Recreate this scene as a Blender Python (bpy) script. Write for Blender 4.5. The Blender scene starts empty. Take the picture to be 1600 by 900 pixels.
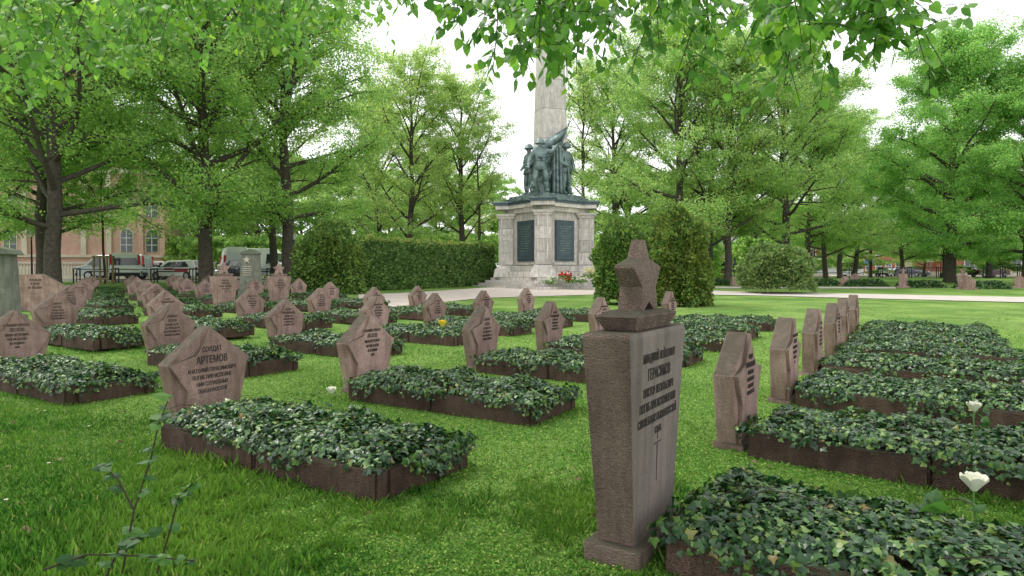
import bpy, bmesh, math, random
import numpy as np
from mathutils import Vector, Matrix, noise
PI = math.pi
sc = bpy.context.scene
COL = sc.collection
random.seed(7)
RNG = np.random.default_rng(7)

# ------------------------------------------------------------ camera, sky, sun
CAM_H = 1.15
cd = bpy.data.cameras.new('camera'); cam = bpy.data.objects.new('camera', cd); COL.objects.link(cam)
cam.location = (0, 0, CAM_H); cam.rotation_euler = (math.radians(90 - 1.15), 0, 0)
cd.lens = 22.5; cd.sensor_width = 36; cd.clip_end = 3000; cd.clip_start = 0.05
sc.camera = cam
sc.view_settings.view_transform = 'Standard'; sc.view_settings.look = 'None'
sc.view_settings.gamma = 1.0; sc.view_settings.exposure = 0.9
sc.cycles.diffuse_bounces = 7
SUN_EL, SUN_AZ = math.radians(58), math.radians(-60)      # azimuth from +y towards +x
w = bpy.data.worlds.new('World'); sc.world = w; w.use_nodes = True
nt = w.node_tree; nt.nodes.clear()
N = nt.nodes.new
out = N('ShaderNodeOutputWorld'); bg = N('ShaderNodeBackground'); sky = N('ShaderNodeTexSky')
sky.sky_type = 'NISHITA'; sky.sun_disc = False
sky.sun_elevation = SUN_EL; sky.sun_rotation = SUN_AZ; sky.dust_density = 4; sky.air_density = 1.0
hs = N('ShaderNodeHueSaturation'); hs.inputs['Saturation'].default_value = 0.12
mx = N('ShaderNodeMix'); mx.data_type = 'RGBA'
ns = N('ShaderNodeTexNoise'); ns.inputs['Scale'].default_value = 1.6; ns.inputs['Detail'].default_value = 3
rp = N('ShaderNodeValToRGB'); rp.color_ramp.elements[0].color = (6.3, 6.4, 6.6, 1); rp.color_ramp.elements[1].color = (7.6, 7.6, 7.7, 1)
rp.color_ramp.elements[0].position = .3; rp.color_ramp.elements[1].position = .7
nt.links.new(sky.outputs[0], hs.inputs['Color']); nt.links.new(hs.outputs[0], mx.inputs[6])
nt.links.new(ns.outputs[0], rp.inputs[0]); nt.links.new(rp.outputs[0], mx.inputs[7])
mx.inputs[0].default_value = 0.85
nt.links.new(mx.outputs[2], bg.inputs['Color']); bg.inputs['Strength'].default_value = 0.13
nt.links.new(bg.outputs[0], out.inputs[0])
sd = bpy.data.lights.new('sun', 'SUN'); sd.energy = 1.3; sd.angle = math.radians(14); sd.color = (1, .96, .9)
so = bpy.data.objects.new('sun', sd); COL.objects.link(so)
sdir = Vector((math.sin(SUN_AZ) * math.cos(SUN_EL), math.cos(SUN_AZ) * math.cos(SUN_EL), math.sin(SUN_EL)))
so.rotation_euler = sdir.to_track_quat('Z', 'Y').to_euler()

# ------------------------------------------------------------ terrain height
def sm(a, b, x):
    t = min(1, max(0, (x - a) / (b - a))); return t * t * (3 - 2 * t)
_gy = [(-50, 0), (9, 0), (14, .03), (20, .10), (28, .21), (36, .40), (47, .76), (57, .84), (114, .92), (250, .96), (2000, .98)]
def g(x, y):
    z = 0
    for (a, za), (b, zb) in zip(_gy, _gy[1:]):
        if a <= y <= b: z = za + (zb - za) * (y - a) / (b - a); break
    return z + .14 * sm(2, 9, -x) * sm(6, 14, y) * (1 - sm(30, 45, y))
def gp(px, py, lift=0):
    """ground point seen at photograph position px, py"""
    tx, tz = (px - 800) / 1000, (430 - py) / 1000
    d = .5
    while d < 400:
        if CAM_H + tz * d <= g(tx * d, d) + lift: break
        d *= 1.004
    return tx * d, d
def at(px, d): return (px - 800) / 1000 * d
def zz(py, d): return CAM_H + (430 - py) / 1000 * d

# ------------------------------------------------------------ materials
MATS = {}
def mat(name, col, rough=.7, col2=None, scale=8, bump=0, bscale=60, metal=0, spec=.4, detail=6, objr=0, coat=0):
    if name in MATS: return MATS[name]
    m = bpy.data.materials.new(name); m.use_nodes = True; t = m.node_tree
    b = t.nodes['Principled BSDF']; b.inputs['Roughness'].default_value = rough; b.inputs['Metallic'].default_value = metal
    b.inputs['Specular IOR Level'].default_value = spec
    if coat: b.inputs['Coat Weight'].default_value = coat
    tc = t.nodes.new('ShaderNodeTexCoord')
    if col2:
        n = t.nodes.new('ShaderNodeTexNoise'); n.inputs['Scale'].default_value = scale; n.inputs['Detail'].default_value = detail
        n.inputs['Roughness'].default_value = .65
        r = t.nodes.new('ShaderNodeValToRGB'); r.color_ramp.elements[0].position = .33; r.color_ramp.elements[1].position = .68
        r.color_ramp.elements[0].color = (*col, 1); r.color_ramp.elements[1].color = (*col2, 1)
        t.links.new(tc.outputs['Object'], n.inputs['Vector']); t.links.new(n.outputs[0], r.inputs[0])
        src = r.outputs[0]
        if objr:
            oi = t.nodes.new('ShaderNodeObjectInfo'); h = t.nodes.new('ShaderNodeHueSaturation')
            mr = t.nodes.new('ShaderNodeMapRange'); mr.inputs[3].default_value = 1 - objr; mr.inputs[4].default_value = 1 + objr
            t.links.new(oi.outputs['Random'], mr.inputs[0]); t.links.new(mr.outputs[0], h.inputs['Value']); t.links.new(src, h.inputs['Color'])
            src = h.outputs[0]
        t.links.new(src, b.inputs['Base Color'])
    else: b.inputs['Base Color'].default_value = (*col, 1)
    if bump:
        n2 = t.nodes.new('ShaderNodeTexNoise'); n2.inputs['Scale'].default_value = bscale; n2.inputs['Detail'].default_value = 8
        bp = t.nodes.new('ShaderNodeBump'); bp.inputs['Strength'].default_value = bump; bp.inputs['Distance'].default_value = .02
        t.links.new(tc.outputs['Object'], n2.inputs['Vector']); t.links.new(n2.outputs[0], bp.inputs['Height']); t.links.new(bp.outputs[0], b.inputs['Normal'])
    MATS[name] = m; return m

def stone_mat(name, c1, c2, moss, mossamt=.5, bump=.5, speck=.8, tool=0):
    """porphyry / granite: speckle, blotches, a dark weathered crust with moss where rain lies"""
    m = bpy.data.materials.new(name); m.use_nodes = True; t = m.node_tree; L = t.links.new
    b = t.nodes['Principled BSDF']; b.inputs['Roughness'].default_value = .88; b.inputs['Specular IOR Level'].default_value = .25
    tc = t.nodes.new('ShaderNodeTexCoord'); oi = t.nodes.new('ShaderNodeObjectInfo')
    va = t.nodes.new('ShaderNodeVectorMath'); va.operation = 'ADD'
    vm = t.nodes.new('ShaderNodeVectorMath'); vm.operation = 'SCALE'; vm.inputs[0].default_value = (37, 11, 23)
    L(oi.outputs['Random'], vm.inputs['Scale']); L(tc.outputs['Object'], va.inputs[0]); L(vm.outputs[0], va.inputs[1])
    def nz(s, d=5, rough=.6):
        n = t.nodes.new('ShaderNodeTexNoise'); n.inputs['Scale'].default_value = s; n.inputs['Detail'].default_value = d
        n.inputs['Roughness'].default_value = rough; L(va.outputs[0], n.inputs['Vector']); return n
    n1, n2, n3 = nz(3.5, 8, .7), nz(150, 2), nz(14, 6, .7)
    r1 = t.nodes.new('ShaderNodeValToRGB'); r1.color_ramp.elements[0].color = (*c1, 1); r1.color_ramp.elements[1].color = (*c2, 1)
    r1.color_ramp.elements[0].position = .35; r1.color_ramp.elements[1].position = .65; L(n1.outputs[0], r1.inputs[0])
    r2 = t.nodes.new('ShaderNodeValToRGB'); r2.color_ramp.elements[0].color = (.55, .55, .55, 1); r2.color_ramp.elements[1].color = (1.25, 1.22, 1.2, 1)
    r2.color_ramp.elements[0].position = .36; r2.color_ramp.elements[1].position = .6; L(n2.outputs[0], r2.inputs[0])
    mu = t.nodes.new('ShaderNodeMix'); mu.data_type = 'RGBA'; mu.blend_type = 'MULTIPLY'; mu.inputs[0].default_value = speck
    L(r1.outputs[0], mu.inputs[6]); L(r2.outputs[0], mu.inputs[7])
    ms_ = t.nodes.new('ShaderNodeMapping'); ms_.inputs['Scale'].default_value = (16, 16, 1.3); L(va.outputs[0], ms_.inputs['Vector'])
    n5 = t.nodes.new('ShaderNodeTexNoise'); n5.inputs['Scale'].default_value = 1; n5.inputs['Detail'].default_value = 5; L(ms_.outputs[0], n5.inputs['Vector'])
    r5 = t.nodes.new('ShaderNodeValToRGB'); r5.color_ramp.elements[0].color = (.52, .50, .47, 1); r5.color_ramp.elements[1].color = (1.12, 1.1, 1.1, 1)
    r5.color_ramp.elements[0].position = .34; r5.color_ramp.elements[1].position = .58; L(n5.outputs[0], r5.inputs[0])
    m5 = t.nodes.new('ShaderNodeMix'); m5.data_type = 'RGBA'; m5.blend_type = 'MULTIPLY'; m5.inputs[0].default_value = .5; L(mu.outputs[2], m5.inputs[6]); L(r5.outputs[0], m5.inputs[7]); mu = m5
    ge = t.nodes.new('ShaderNodeNewGeometry'); sx = t.nodes.new('ShaderNodeSeparateXYZ'); L(ge.outputs['Normal'], sx.inputs[0])
    ma = t.nodes.new('ShaderNodeMath'); ma.operation = 'MULTIPLY_ADD'; ma.inputs[1].default_value = .9; ma.inputs[2].default_value = -.62 + mossamt * .5
    L(sx.outputs['Z'], ma.inputs[0]); mb = t.nodes.new('ShaderNodeMath'); mb.operation = 'ADD'; L(ma.outputs[0], mb.inputs[0]); L(n3.outputs[0], mb.inputs[1])
    mrr = t.nodes.new('ShaderNodeMapRange'); mrr.inputs[1].default_value = .35; mrr.inputs[2].default_value = .95; L(mb.outputs[0], mrr.inputs[0])
    m2 = t.nodes.new('ShaderNodeMix'); m2.data_type = 'RGBA'; m2.inputs[7].default_value = (*moss, 1)
    L(mrr.outputs[0], m2.inputs[0]); L(mu.outputs[2], m2.inputs[6])
    h = t.nodes.new('ShaderNodeHueSaturation'); mr = t.nodes.new('ShaderNodeMapRange'); mr.inputs[3].default_value = .82; mr.inputs[4].default_value = 1.15
    L(oi.outputs['Random'], mr.inputs[0]); L(mr.outputs[0], h.inputs['Value']); L(m2.outputs[2], h.inputs['Color']); L(h.outputs[0], b.inputs['Base Color'])
    bp = t.nodes.new('ShaderNodeBump'); bp.inputs['Strength'].default_value = bump; bp.inputs['Distance'].default_value = .012
    ad = t.nodes.new('ShaderNodeMath'); ad.operation = 'ADD'; L(n3.outputs[0], ad.inputs[0]); L(n2.outputs[0], ad.inputs[1])
    if tool:      # horizontal chisel marks
        mp = t.nodes.new('ShaderNodeMapping'); mp.inputs['Scale'].default_value = (45, 45, 170); L(va.outputs[0], mp.inputs['Vector'])
        nt_ = t.nodes.new('ShaderNodeTexNoise'); nt_.inputs['Scale'].default_value = 1; nt_.inputs['Detail'].default_value = 4; L(mp.outputs[0], nt_.inputs['Vector'])
        a3 = t.nodes.new('ShaderNodeMath'); a3.operation = 'MULTIPLY_ADD'; a3.inputs[1].default_value = tool; L(nt_.outputs[0], a3.inputs[0]); L(ad.outputs[0], a3.inputs[2]); ad = a3
    L(ad.outputs[0], bp.inputs['Height']); L(bp.outputs[0], b.inputs['Normal'])
    MATS[name] = m; return m

def leaf_mat(name, cols, rough=.5, trans=.35, spec=.4, patch=0, patchcol=None, pscale=1.0, tcol=None):
    """cols: list of (position, rgb): each leaf draws one of them"""
    m = bpy.data.materials.new(name); m.use_nodes = True; t = m.node_tree; L = t.links.new
    b = t.nodes['Principled BSDF']; b.inputs['Roughness'].default_value = rough; b.inputs['Specular IOR Level'].default_value = spec
    ge = t.nodes.new('ShaderNodeNewGeometry'); oi = t.nodes.new('ShaderNodeObjectInfo')
    ad = t.nodes.new('ShaderNodeMath'); ad.operation = 'ADD'; L(ge.outputs['Random Per Island'], ad.inputs[0]); L(oi.outputs['Random'], ad.inputs[1])
    fr = t.nodes.new('ShaderNodeMath'); fr.operation = 'FRACT'; L(ad.outputs[0], fr.inputs[0])
    r = t.nodes.new('ShaderNodeValToRGB'); L(fr.outputs[0], r.inputs[0]); cr = r.color_ramp
    cr.elements[0].position = cols[0][0]; cr.elements[0].color = (*cols[0][1], 1)
    cr.elements[1].position = cols[-1][0]; cr.elements[1].color = (*cols[-1][1], 1)
    for p, c in cols[1:-1]:
        e = cr.elements.new(p); e.color = (*c, 1)
    src = r.outputs[0]
    if patch:
        tc = t.nodes.new('ShaderNodeTexCoord'); n = t.nodes.new('ShaderNodeTexNoise'); n.inputs['Scale'].default_value = pscale; n.inputs['Detail'].default_value = 4
        L(tc.outputs['Object'], n.inputs['Vector']); mr = t.nodes.new('ShaderNodeMapRange'); mr.inputs[1].default_value = .42; mr.inputs[2].default_value = .64
        mr.inputs[4].default_value = patch; L(n.outputs[0], mr.inputs[0])
        mm = t.nodes.new('ShaderNodeMix'); mm.data_type = 'RGBA'; mm.inputs[7].default_value = (*patchcol, 1); L(mr.outputs[0], mm.inputs[0]); L(src, mm.inputs[6]); src = mm.outputs[2]
    L(src, b.inputs['Base Color'])
    tr = t.nodes.new('ShaderNodeBsdfTranslucent'); ms = t.nodes.new('ShaderNodeMixShader'); ms.inputs[0].default_value = trans
    h = t.nodes.new('ShaderNodeHueSaturation'); h.inputs['Value'].default_value = 1.5; h.inputs['Saturation'].default_value = 1.05; L(src, h.inputs['Color']); L(h.outputs[0], tr.inputs['Color'])
    L(b.outputs[0], ms.inputs[1]); L(tr.outputs[0], ms.inputs[2]); L(ms.outputs[0], t.nodes['Material Output'].inputs['Surface'])
    MATS[name] = m; return m

stone_mat('porphyry', (.25, .168, .145), (.43, .305, .27), (.10, .085, .062), .62, speck=.75)
stone_mat('kerb_stone', (.075, .046, .036), (.155, .102, .082), (.035, .04, .02), .8, 1.0, tool=.6)
stone_mat('near_stone', (.155, .112, .094), (.255, .19, .162), (.08, .07, .05), .6, .9, speck=.65, tool=.9)
stone_mat('dressed_stone', (.165, .14, .125), (.22, .187, .17), (.075, .068, .05), .5, .35, speck=.3)
stone_mat('travertine', (.50, .47, .43), (.70, .67, .63), (.36, .35, .31), .25, speck=.3)
stone_mat('greystone', (.13, .145, .115), (.23, .24, .205), (.08, .10, .055), .7)
mat('lettering', (.05, .038, .034), .9)
mat('lettering_red', (.20, .06, .05), .9)
mat('soil', (.03, .022, .014), 1, (.06, .045, .03), 20, .6, 60)
mat('bronze', (.06, .09, .09), .5, (.25, .33, .32), 3.5, .4, 30, metal=.35)
mat('bronze_dark', (.06, .09, .11), .5, (.10, .135, .16), 6, .2, 40, metal=.4)
mat('bark', (.045, .036, .028), .95, (.10, .085, .068), 7, .9, 25)
mat('bark_moss', (.035, .038, .022), .95, (.085, .085, .05), 4, .9, 25)
mat('twig', (.05, .038, .025), .9)
mat('gravel', (.42, .36, .31), .95, (.55, .48, .43), 3, .5, 90)
mat('path', (.42, .38, .34), .95, (.54, .50, .45), 2, .4, 90)
mat('asphalt', (.09, .09, .09), .9, (.14, .138, .13), 3, .4, 90)
mat('white_paint', (.86, .87, .87), .28, coat=.5); mat('grey_paint', (.42, .47, .47), .3, coat=.5)
mat('dark_paint', (.05, .06, .09), .3, coat=.5); mat('red_paint', (.45, .03, .04), .35); mat('darkred_paint', (.10, .02, .03), .3, coat=.5)
mat('glass_dark', (.025, .035, .04), .08, spec=.9); mat('rubber', (.02, .02, .02), .8); mat('alloy', (.35, .35, .36), .35, metal=.8)
mat('plastic_dark', (.03, .03, .035), .5); mat('tail_light', (.5, .02, .02), .3); mat('head_light', (.6, .6, .6), .1)
mat('iron', (.02, .022, .025), .5, metal=.4); mat('wood', (.24, .17, .09), .8, (.34, .25, .14), 8, .3, 40)
mat('brick_pink', (.52, .31, .25), .9, (.65, .41, .34), 1.4, .3, 30, objr=.08); mat('brick_red', (.36, .12, .08), .9, (.46, .18, .12), 2, .3, 30, objr=.06)
mat('trim', (.55, .47, .38), .85, (.66, .58, .48), 2, .2, 20); mat('trim_white', (.75, .75, .73), .7)
mat('roof_tile', (.20, .08, .05), .9, (.28, .12, .08), 5, .4, 20); mat('roof_dark', (.08, .085, .09), .8, (.12, .12, .12), 4)
mat('petal_white', (.82, .82, .70), .6); mat('petal_yellow', (.80, .62, .08), .6); mat('petal_red', (.62, .02, .015), .5); mat('petal_pale', (.80, .78, .40), .6)
mat('stem_green', (.10, .22, .05), .6); mat('candle_red', (.4, .02, .02), .3); mat('sign_blue', (.2, .35, .55), .5)
mat('cardboard', (.25, .1, .07), .8)
GR = (.085, .23, .025)
def leafset(name, base, patch=.0, pc=None, k=1.0, **kw):
    r, gg, bb = base
    return leaf_mat(name, [(0, (r * .55 * k, gg * .62 * k, bb * .7 * k)), (.45, (r * k, gg * k, bb * k)), (.85, (r * 1.35 * k, gg * 1.2 * k, bb * 1.1 * k)), (1, (r * 1.9 * k, gg * 1.45 * k, bb * k))], patch=patch, patchcol=pc, **kw)
leafset('crown_a', (.28, .47, .13), trans=.55); leafset('crown_b', (.30, .47, .15), trans=.55)
leafset('crown_c', (.25, .46, .13), trans=.55); leafset('crown_d', (.35, .50, .17), trans=.55)
leafset('linden', (.15, .34, .06), trans=.5, rough=.4)
leafset('linden_left', (.17, .36, .065), trans=.5, rough=.45)
leaf_mat('ivy', [(0, (.006, .03, .010)), (.35, (.018, .070, .020)), (.7, (.065, .16, .042)), (.88, (.15, .28, .065)), (.975, (.22, .32, .07)), (1, (.24, .15, .05))], rough=.37, trans=.2, spec=.62)
leaf_mat('grass', [(0, (.02, .08, .010)), (.5, (.055, .17, .02)), (.9, (.13, .28, .04)), (1, (.34, .36, .12))], rough=.7, trans=.35, spec=.2, patch=.6, patchcol=(.20, .34, .05), pscale=.9)
leaf_mat('yew', [(0, (.04, .10, .03)), (.5, (.14, .26, .06)), (.9, (.27, .40, .09)), (1, (.30, .34, .07))], rough=.6, trans=.2, spec=.3, patch=.5, patchcol=(.12, .19, .03), pscale=1.2)
leaf_mat('yew_gold', [(0, (.04, .10, .025)), (.5, (.13, .23, .05)), (.85, (.25, .36, .08)), (1, (.42, .38, .10))], rough=.6, trans=.25, spec=.3, patch=.7, patchcol=(.20, .24, .05), pscale=.7)
leaf_mat('hedge', [(0, (.035, .09, .025)), (.5, (.15, .28, .08)), (.9, (.27, .41, .13)), (1, (.46, .52, .2))], rough=.5, trans=.35)
leaf_mat('shoot', [(0, (.02, .08, .015)), (.6, (.05, .15, .025)), (1, (.12, .26, .05))], rough=.45, trans=.4)
leaf_mat('cypress', [(0, (.07, .14, .05)), (.5, (.17, .28, .08)), (1, (.34, .42, .13))], rough=.6, trans=.25)
# ground: earth and moss under the blades; fine green mottling farther off
m = bpy.data.materials.new('lawn'); m.use_nodes = True; t = m.node_tree; b = t.nodes['Principled BSDF']; b.inputs['Roughness'].default_value = .95; b.inputs['Specular IOR Level'].default_value = .1
tc = t.nodes.new('ShaderNodeTexCoord')
def _n(s, d, r=.6):
    n = t.nodes.new('ShaderNodeTexNoise'); n.inputs['Scale'].default_value = s; n.inputs['Detail'].default_value = d; n.inputs['Roughness'].default_value = r; t.links.new(tc.outputs['Object'], n.inputs['Vector']); return n
a1, a2 = _n(.45, 5), _n(14, 8, .75)
r1 = t.nodes.new('ShaderNodeValToRGB'); r1.color_ramp.elements[0].position = .35; r1.color_ramp.elements[1].position = .66
r1.color_ramp.elements[0].color = (.085, .185, .035, 1); r1.color_ramp.elements[1].color = (.24, .36, .10, 1)
r2 = t.nodes.new('ShaderNodeValToRGB'); r2.color_ramp.elements[0].position = .3; r2.color_ramp.elements[1].position = .62
r2.color_ramp.elements[0].color = (.38, .36, .30, 1); r2.color_ramp.elements[1].color = (1.15, 1.15, 1.1, 1)
mm = t.nodes.new('ShaderNodeMix'); mm.data_type = 'RGBA'; mm.blend_type = 'MULTIPLY'; mm.inputs[0].default_value = 1
t.links.new(a1.outputs[0], r1.inputs[0]); t.links.new(a2.outputs[0], r2.inputs[0]); t.links.new(r1.outputs[0], mm.inputs[6]); t.links.new(r2.outputs[0], mm.inputs[7]); t.links.new(mm.outputs[2], b.inputs['Base Color'])
bp = t.nodes.new('ShaderNodeBump'); bp.inputs['Strength'].default_value = .8; bp.inputs['Distance'].default_value = .03; t.links.new(a2.outputs[0], bp.inputs['Height']); t.links.new(bp.outputs[0], b.inputs['Normal'])
MATS['lawn'] = m

# ------------------------------------------------------------ object helpers
def link(name, me, m=None, parent=None, loc=(0, 0, 0), rot=(0, 0, 0)):
    o = bpy.data.objects.new(name, me); COL.objects.link(o)
    if m is not None and me is not None and len(me.materials) == 0: me.materials.append(MATS[m])
    o.parent = parent; o.location = loc; o.rotation_euler = rot
    return o
def tag(o, label=None, cat=None, group=None, kind=None):
    if label: o['label'] = label
    if cat: o['category'] = cat
    if group: o['group'] = group
    if kind: o['kind'] = kind
    return o
def empty(name, loc, rz=0, label=None, cat=None, group=None):
    o = bpy.data.objects.new(name, None); COL.objects.link(o); o.location = loc; o.rotation_euler = (0, 0, rz); o.empty_display_size = .1
    return tag(o, label, cat, group)
def mesh(name, vs, fs, smooth=False):
    me = bpy.data.meshes.new(name); me.from_pydata([tuple(v) for v in vs], [], fs); me.update()
    if smooth: me.polygons.foreach_set('use_smooth', [True] * len(me.polygons))
    return me
class MB:
    def __init__(s): s.v = []; s.f = []
    def add(s, vs, fs):
        k = len(s.v); s.v += [tuple(v) for v in vs]; s.f += [tuple(i + k for i in f) for f in fs]; return s
    def box(s, c, d, rz=0, taper=1, tapery=None):
        ty = taper if tapery is None else tapery
        vs = []
        for z, kx, ky in ((-.5, 1, 1), (.5, taper, ty)):
            for x, y in ((-.5, -.5), (.5, -.5), (.5, .5), (-.5, .5)):
                X, Y = x * d[0] * kx, y * d[1] * ky
                vs.append((c[0] + X * math.cos(rz) - Y * math.sin(rz), c[1] + X * math.sin(rz) + Y * math.cos(rz), c[2] + z * d[2]))
        return s.add(vs, [(3, 2, 1, 0), (4, 5, 6, 7), (0, 1, 5, 4), (1, 2, 6, 5), (2, 3, 7, 6), (3, 0, 4, 7)])
    def prism(s, poly, y0, y1):          # poly in (x, z), extruded along y
        n = len(poly); vs = [(p[0], y0, p[1]) for p in poly] + [(p[0], y1, p[1]) for p in poly]
        return s.add(vs, [tuple(range(n)), tuple(range(2 * n - 1, n - 1, -1))] + [(i, i + n, (i + 1) % n + n, (i + 1) % n) for i in range(n)])
    def vprism(s, poly, z0, z1, k=1):    # poly in (x, y), extruded up
        n = len(poly); vs = [(p[0], p[1], z0) for p in poly] + [(p[0] * k, p[1] * k, z1) for p in poly]
        return s.add(vs, [tuple(range(n - 1, -1, -1)), tuple(range(n, 2 * n))] + [(i, (i + 1) % n, (i + 1) % n + n, i + n) for i in range(n)])
    def tube(s, pts, rs, n=6, cap=True):
        pts = [Vector(p) for p in pts]; k = len(s.v); rings = len(pts)
        ref = Vector((.3, .2, 1)) if abs((pts[-1] - pts[0]).normalized().z) < .9 else Vector((1, .1, 0))
        for i, p in enumerate(pts):
            d = (pts[min(i + 1, rings - 1)] - pts[max(i - 1, 0)]).normalized(); a = d.cross(ref).normalized(); b_ = d.cross(a)
            for j in range(n):
                q = 2 * PI * j / n; s.v.append(tuple(p + (a * math.cos(q) + b_ * math.sin(q)) * rs[i]))
        for i in range(rings - 1):
            for j in range(n):
                s.f.append((k + i * n + j, k + i * n + (j + 1) % n, k + (i + 1) * n + (j + 1) % n, k + (i + 1) * n + j))
        if cap: s.f.append(tuple(k + j for j in range(n - 1, -1, -1))); s.f.append(tuple(k + (rings - 1) * n + j for j in range(n)))
        return s
    def lathe(s, prof, n=12, c=(0, 0, 0)):
        k = len(s.v)
        for r, z in prof:
            for j in range(n): s.v.append((c[0] + r * math.cos(2 * PI * j / n), c[1] + r * math.sin(2 * PI * j / n), c[2] + z))
        for i in range(len(prof) - 1):
            for j in range(n): s.f.append((k + i * n + j, k + i * n + (j + 1) % n, k + (i + 1) * n + (j + 1) % n, k + (i + 1) * n + j))
        s.f.append(tuple(k + j for j in range(n - 1, -1, -1))); s.f.append(tuple(k + (len(prof) - 1) * n + j for j in range(n)))
        return s
    def mesh(s, name, bevel=0, seg=1, smooth=False, tri=False):
        me = mesh(name, s.v, s.f)
        bm = bmesh.new(); bm.from_mesh(me)
        bmesh.ops.recalc_face_normals(bm, faces=bm.faces)
        if bevel: bmesh.ops.bevel(bm, geom=list(bm.edges), offset=bevel, segments=seg, affect='EDGES', profile=.6)
        if tri: bmesh.ops.triangulate(bm, faces=bm.faces)
        bm.to_mesh(me); bm.free()
        if smooth: me.polygons.foreach_set('use_smooth', [True] * len(me.polygons))
        return me
    def obj(s, name, m, parent=None, loc=(0, 0, 0), rot=(0, 0, 0), **kw): return link(name, s.mesh(name, **kw), m, parent, loc, rot)

_text = {}
def text_mesh(lines, sizes, gap=1.42, depth=.0015, width=None):
    """lettering as mesh in the x-z plane, facing -y; first baseline below 0"""
    key = (tuple(lines), tuple(sizes))
    if key in _text: return _text[key]
    vs, fs = [], []; z = 0
    for s_, sz in zip(lines, sizes):
        cu = bpy.data.curves.new('t', 'FONT'); cu.body = s_; cu.size = sz; cu.align_x = 'CENTER'; cu.resolution_u = 2; cu.extrude = depth; cu.offset = sz * .012
        o = bpy.data.objects.new('t', cu); COL.objects.link(o)
        dg = bpy.context.evaluated_depsgraph_get(); dg.update(); me = o.evaluated_get(dg).to_mesh()
        z -= sz * gap * .5
        k = len(vs); xs = [v.co.x for v in me.vertices] or [0]; wd = max(xs) - min(xs)
        q = .78
        if width and wd * q > width: q = width / wd
        vs += [(v.co.x * q, -v.co.z, z + v.co.y * 1.15 - sz * .3) for v in me.vertices]; fs += [tuple(i + k for i in p.vertices) for p in me.polygons]
        z -= sz * gap * .5
        bpy.data.objects.remove(o); bpy.data.curves.remove(cu)
    me = mesh('inscription', vs, fs); me.materials.append(MATS['lettering']); _text[key] = me
    return me

# ------------------------------------------------------------ leaves
T_DIA = (np.array([(0, 0, 0), (.36, .45, .10), (0, 1, 0), (-.36, .45, .10)], float), [(0, 1, 2), (0, 2, 3)])
T_TRI = (np.array([(-.09, 0, 0), (.09, 0, 0), (.04, .6, .03), (0, 1, .2)], float), [(0, 1, 2), (0, 2, 3)])
_r = [(0, .02, 0), (.3, -.12, -.05), (.55, .25, -.09), (.27, .45, -.02), (0, 1, -.07), (-.27, .45, -.02), (-.55, .25, -.09), (-.3, -.12, -.05)]
T_IVY = (np.array([(0, .32, .05)] + _r, float), [(0, i + 1, (i + 1) % 8 + 1) for i in range(8)])
_r = [(0, 0, 0), (.3, -.09, -.02), (.47, .25, -.07), (.36, .62, -.06), (0, 1.1, -.12), (-.36, .62, -.06), (-.47, .25, -.07), (-.3, -.09, -.02)]
T_LIN = (np.array([(0, .4, .03)] + _r, float), [(0, i + 1, (i + 1) % 8 + 1) for i in range(8)])
def unit(a): return a / np.maximum(np.linalg.norm(a, axis=1, keepdims=True), 1e-9)
def leaf_mesh(name, P, T, Nn, S, tpl, m):
    P = np.asarray(P, float); T = unit(np.asarray(T, float)); Nn = np.asarray(Nn, float)
    B = unit(np.cross(T, Nn)); Nn = np.cross(B, T); S = np.asarray(S, float)[:, None, None]
    tv, tf = tpl; k = len(tv); n = len(P)
    V = P[:, None, :] + S * (tv[None, :, 0:1] * B[:, None, :] + tv[None, :, 1:2] * T[:, None, :] + tv[None, :, 2:3] * Nn[:, None, :])
    F = (np.array(tf)[None, :, :] + (np.arange(n) * k)[:, None, None]).reshape(-1, 3)
    me = bpy.data.meshes.new(name); me.vertices.add(n * k); me.vertices.foreach_set('co', V.reshape(-1).astype(np.float32))
    me.loops.add(F.size); me.loops.foreach_set('vertex_index', F.reshape(-1).astype(np.int32))
    me.polygons.add(len(F)); me.polygons.foreach_set('loop_start', np.arange(0, F.size, 3, dtype=np.int32)); me.polygons.foreach_set('loop_total', np.full(len(F), 3, np.int32))
    me.update(calc_edges=True); me.materials.append(MATS[m]); return me
def rdir(n, rng, up=0.0, flat=1.0):
    a = rng.normal(size=(n, 3)); a[:, 2] = a[:, 2] * flat + up; return unit(a)
def one_leaf(name, tpl, m):
    me = mesh(name, tpl[0], tpl[1]); me.materials.append(MATS[m]); return me
_q = {}
def place_leaf(name, me, P, T, Nn, S, parent):
    T = Vector(T).normalized(); B = T.cross(Vector(Nn)).normalized(); Z = B.cross(T)
    M = Matrix(((B.x, T.x, Z.x, P[0]), (B.y, T.y, Z.y, P[1]), (B.z, T.z, Z.z, P[2]), (0, 0, 0, 1))) @ Matrix.Diagonal((S, S, S, 1))
    o = bpy.data.objects.new(name, me); COL.objects.link(o); o.parent = parent; o.matrix_local = M; return o

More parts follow.
